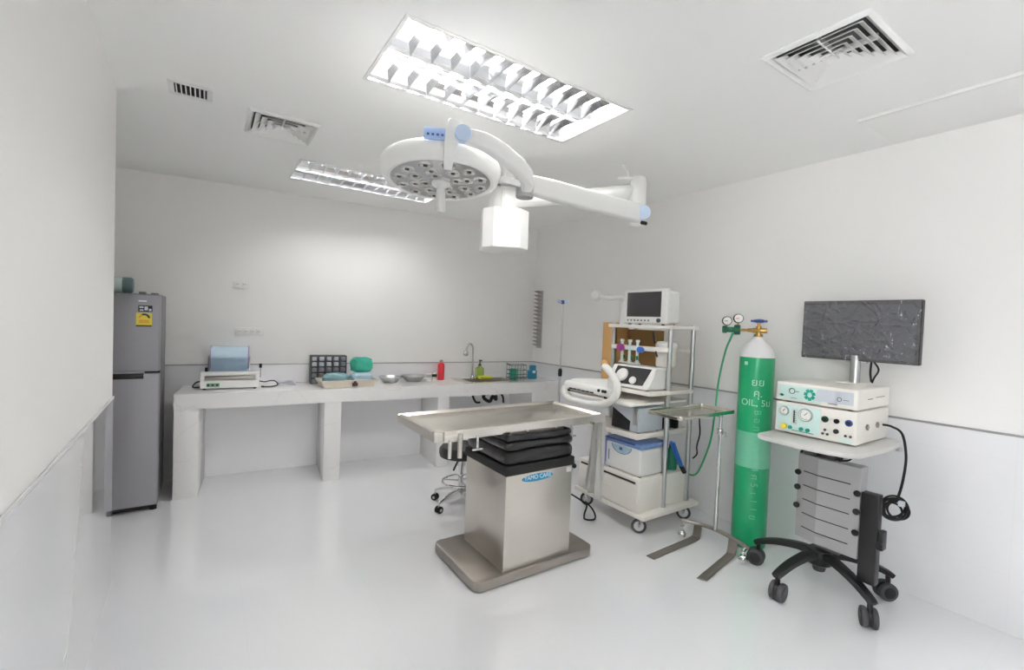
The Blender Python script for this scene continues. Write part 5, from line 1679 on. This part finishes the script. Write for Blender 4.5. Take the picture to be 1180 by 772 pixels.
    M().prism(pts, 0, 0.003, mtx=front_panel_matrix(x0 - 0.0005, y0 + 0.105, z0 + 0.058)).build('silver_panel', SILVP, r)
    m = M()
    q = front_panel_matrix(x0 - 0.0022, y1 - 0.185, z0 + 0.052)
    for k in range(7):
        a = 2 * PI * k / 7 + 0.3
        m.bb(-0.009, 0.009, -0.009, 0.009, 0, 0.0015, mtx=q @ Matrix.Translation((0.021 * math.cos(a), 0.024 * math.sin(a), 0)) @ Matrix.Rotation(a, 4, 'Z'))
    m.torus((x0 - 0.003, y1 - 0.185, z0 + 0.052), 0.018, 0.003, (-1, 0, 0), 24, 6)
    m.build('teal_emblem', TEALI, r)
    M().torus((x0 - 0.003, y1 - 0.090, z0 + 0.062), 0.015, 0.0018, (-1, 0, 0), 24, 6).build('ring_mark', INK, r)
    M().torus((x0 - 0.0045, y0 + 0.085, z0 + 0.050), 0.010, 0.0015, (-1, 0, 0), 20, 6).build('ring_mark', INK, r)
    for a, b, c, d, e in ((0.0035, y1 - 0.128, y1 - 0.108, 0.060, 0.063), (0.005, y0 + 0.040, y0 + 0.068, 0.048, 0.050), (0.005, y0 + 0.095, y0 + 0.14, 0.018, 0.021), (0.004, y1 - 0.12, y1 - 0.085, 0.02, 0.022)):
        M().bb(x0 - a, x0 - 0.002, b, c, z0 + d, z0 + e).build('print_line', INK, r)
    M().bb(x0 - 0.0035, x0 - 0.001, y1 - 0.045, y1 - 0.022, z0 + 0.028, z0 + 0.036).cyl((x0 - 0.0035, y1 - 0.034, z0 + 0.032), (x0 - 0.001, y1 - 0.034, z0 + 0.032), 0.008, seg=10).build('green_mark', TEALI, r)
    m = M().bb(x0 + 0.13, x0 + 0.20, y0 - 0.0008, y0 + 0.001, 1.170, 1.174).bb(x0 + 0.24, x0 + 0.37, y0 - 0.0008, y0 + 0.001, 1.175, 1.178)
    m.build('side_print', GREYR, r)
    for x in (x0 + 0.05, x1 - 0.05):
        for y in (y0 + 0.05, y1 - 0.05):
            M().cyl((x, y, 1.108), (x, y, 1.12), 0.014, seg=10).build('foot', RUBBER, r)
insufflator()

def wall_screen():
    r = thing('flat_monitor', 'wide flat monitor still wrapped in clear film on a steel stand against the right wall', 'monitor', (3.70, 0.65, 1.228))
    y0, y1, z0, z1 = 0.352, 0.955, 1.366, 1.732
    M().bb(3.682, 3.725, y0, y1, z0, z1, 0.006).build('monitor_case', BLACKP, r)
    M().bb(3.679, 3.684, y0 + 0.022, y1 - 0.012, z0 + 0.018, z1 - 0.026, 0.001).build('screen', SCREEN, r)
    rnd = random.Random(4)
    ridges = []
    for k in range(46):
        u, v = rnd.random(), rnd.random()
        if k < 30:
            u, v = rnd.random() ** 1.3, rnd.random() ** 1.6
        ridges.append((u, v, rnd.uniform(0, PI), rnd.uniform(0.04, 0.16), rnd.uniform(0.006, 0.014), rnd.uniform(0.003, 0.009)))
    ridges.append((0.55, 0.66, 0.05, 0.20, 0.010, 0.011))
    ridges.append((0.82, 0.60, -0.05, 0.14, 0.008, 0.009))
    ridges.append((0.48, 0.42, 1.2, 0.14, 0.010, 0.010))
    ridges.append((0.30, 0.38, 0.5, 0.12, 0.010, 0.010))
    def fn(a, b):
        # a runs from the viewer's left (far y) to right
        y = y1 - 0.004 - (y1 - y0 - 0.008) * a
        z = z0 + 0.004 + (z1 - z0 - 0.008) * b
        h = 0.0012 + 0.0006 * math.sin(a * 23 + 5 * math.sin(b * 7)) * math.sin(b * 17 + 3 * math.sin(a * 9))
        for u, v, an, L, wd, ht in ridges:
            dx, dy = (a - u), (b - v) * 0.62
            p = dx * math.cos(an) + dy * math.sin(an)
            q = -dx * math.sin(an) + dy * math.cos(an)
            if abs(p) < L and abs(q) < 4 * wd:
                h += ht * (1 - (p / L) ** 2) * math.exp(-(q / wd) ** 2)
        return (3.6775 - h, y, z)
    M().grid(fn, 150, 90).build('plastic_film', FILM, r, angle=80)
    M().cyl((3.70, 0.655, 1.232), (3.70, 0.655, 1.40), 0.027, seg=28).build('stand_pole', ALU, r)
    M().bb(3.64, 3.76, 0.575, 0.735, 1.2285, 1.236, 0.003).build('stand_plate', BOXW, r)
    M().bb(3.70, 3.735, 0.60, 0.71, 1.355, 1.372, 0.003).build('stand_bracket', ALU, r)
    m = M().tube([(3.73, 0.585, 1.375), (3.73, 0.588, 1.30), (3.735, 0.582, 1.245)], 0.006, 8, 4).tube([(3.73, 0.58, 1.375), (3.72, 0.545, 1.325), (3.735, 0.57, 1.27), (3.74, 0.58, 1.24)], 0.005, 8, 4)
    m.build('cable', RUBBER, r)
wall_screen()

def coil():
    r = thing('coiled_cable', 'black coiled power cable hanging beside the black box of the monitor cart', 'cable', (3.50, 0.385, 0.55))
    m = M().tube([(3.66, 0.492, 1.015), (3.66, 0.45, 1.012), (3.655, 0.40, 0.98), (3.645, 0.375, 0.86), (3.60, 0.37, 0.74), (3.53, 0.365, 0.67), (3.50, 0.365, 0.655)], 0.0065, 10, 8)
    m.build('hanging_run', RUBBER, r)
    m = M()
    rnd = random.Random(2)
    for k in range(6):
        c = (3.455 + rnd.uniform(-0.01, 0.01) + 0.010 * k, 0.362 + rnd.uniform(-0.010, 0.010), 0.605 + rnd.uniform(-0.01, 0.008))
        m.torus(c, rnd.uniform(0.042, 0.066), 0.0056, (-0.75 + rnd.uniform(-0.25, 0.25), -0.6 + rnd.uniform(-0.3, 0.3), rnd.uniform(-0.25, 0.25)), 36, 8)
    m.build('cable_coil', RUBBER, r)
    M().bb(3.45, 3.475, 0.32, 0.345, 0.635, 0.662, 0.003).build('cable_tie', SILVP, r)
coil()

# ------------------------------------------------------------------ camera and render settings
cam = bpy.data.cameras.new('camera')
co = bpy.data.objects.new('camera', cam)
COL.objects.link(co)
yaw, pitch, roll = 0.5894, -0.0269, 0.0370
F = Vector((math.sin(yaw) * math.cos(pitch), math.cos(yaw) * math.cos(pitch), math.sin(pitch)))
Rv = Vector((math.cos(yaw), -math.sin(yaw), 0))
Uv = Rv.cross(F)
R2 = Rv * math.cos(roll) + Uv * math.sin(roll)
U2 = -Rv * math.sin(roll) + Uv * math.cos(roll)
co.matrix_world = Matrix(((R2.x, U2.x, -F.x, 0.4195), (R2.y, U2.y, -F.y, -0.4907), (R2.z, U2.z, -F.z, 1.5211), (0, 0, 0, 1)))
cam.sensor_fit = 'HORIZONTAL'
cam.sensor_width = 36.0
cam.lens = 527.7 / 1180 * 36.0
cam.clip_start = 0.02
sc.camera = co

w = bpy.data.worlds.new('world')
w.use_nodes = True
w.node_tree.nodes['Background'].inputs[0].default_value = (0.97, 0.98, 1.0, 1)
w.node_tree.nodes['Background'].inputs[1].default_value = 7.0
sc.world = w
sc.cycles.max_bounces = 14
sc.cycles.diffuse_bounces = 9
sc.cycles.glossy_bounces = 6
sc.cycles.transparent_max_bounces = 8
sc.cycles.caustics_reflective = True
sc.cycles.sample_clamp_indirect = 6.0
sc.view_settings.view_transform = 'Standard'
sc.view_settings.look = 'None'
sc.view_settings.gamma = 1.0
sc.view_settings.use_curve_mapping = False
sc.view_settings.exposure = 1.08
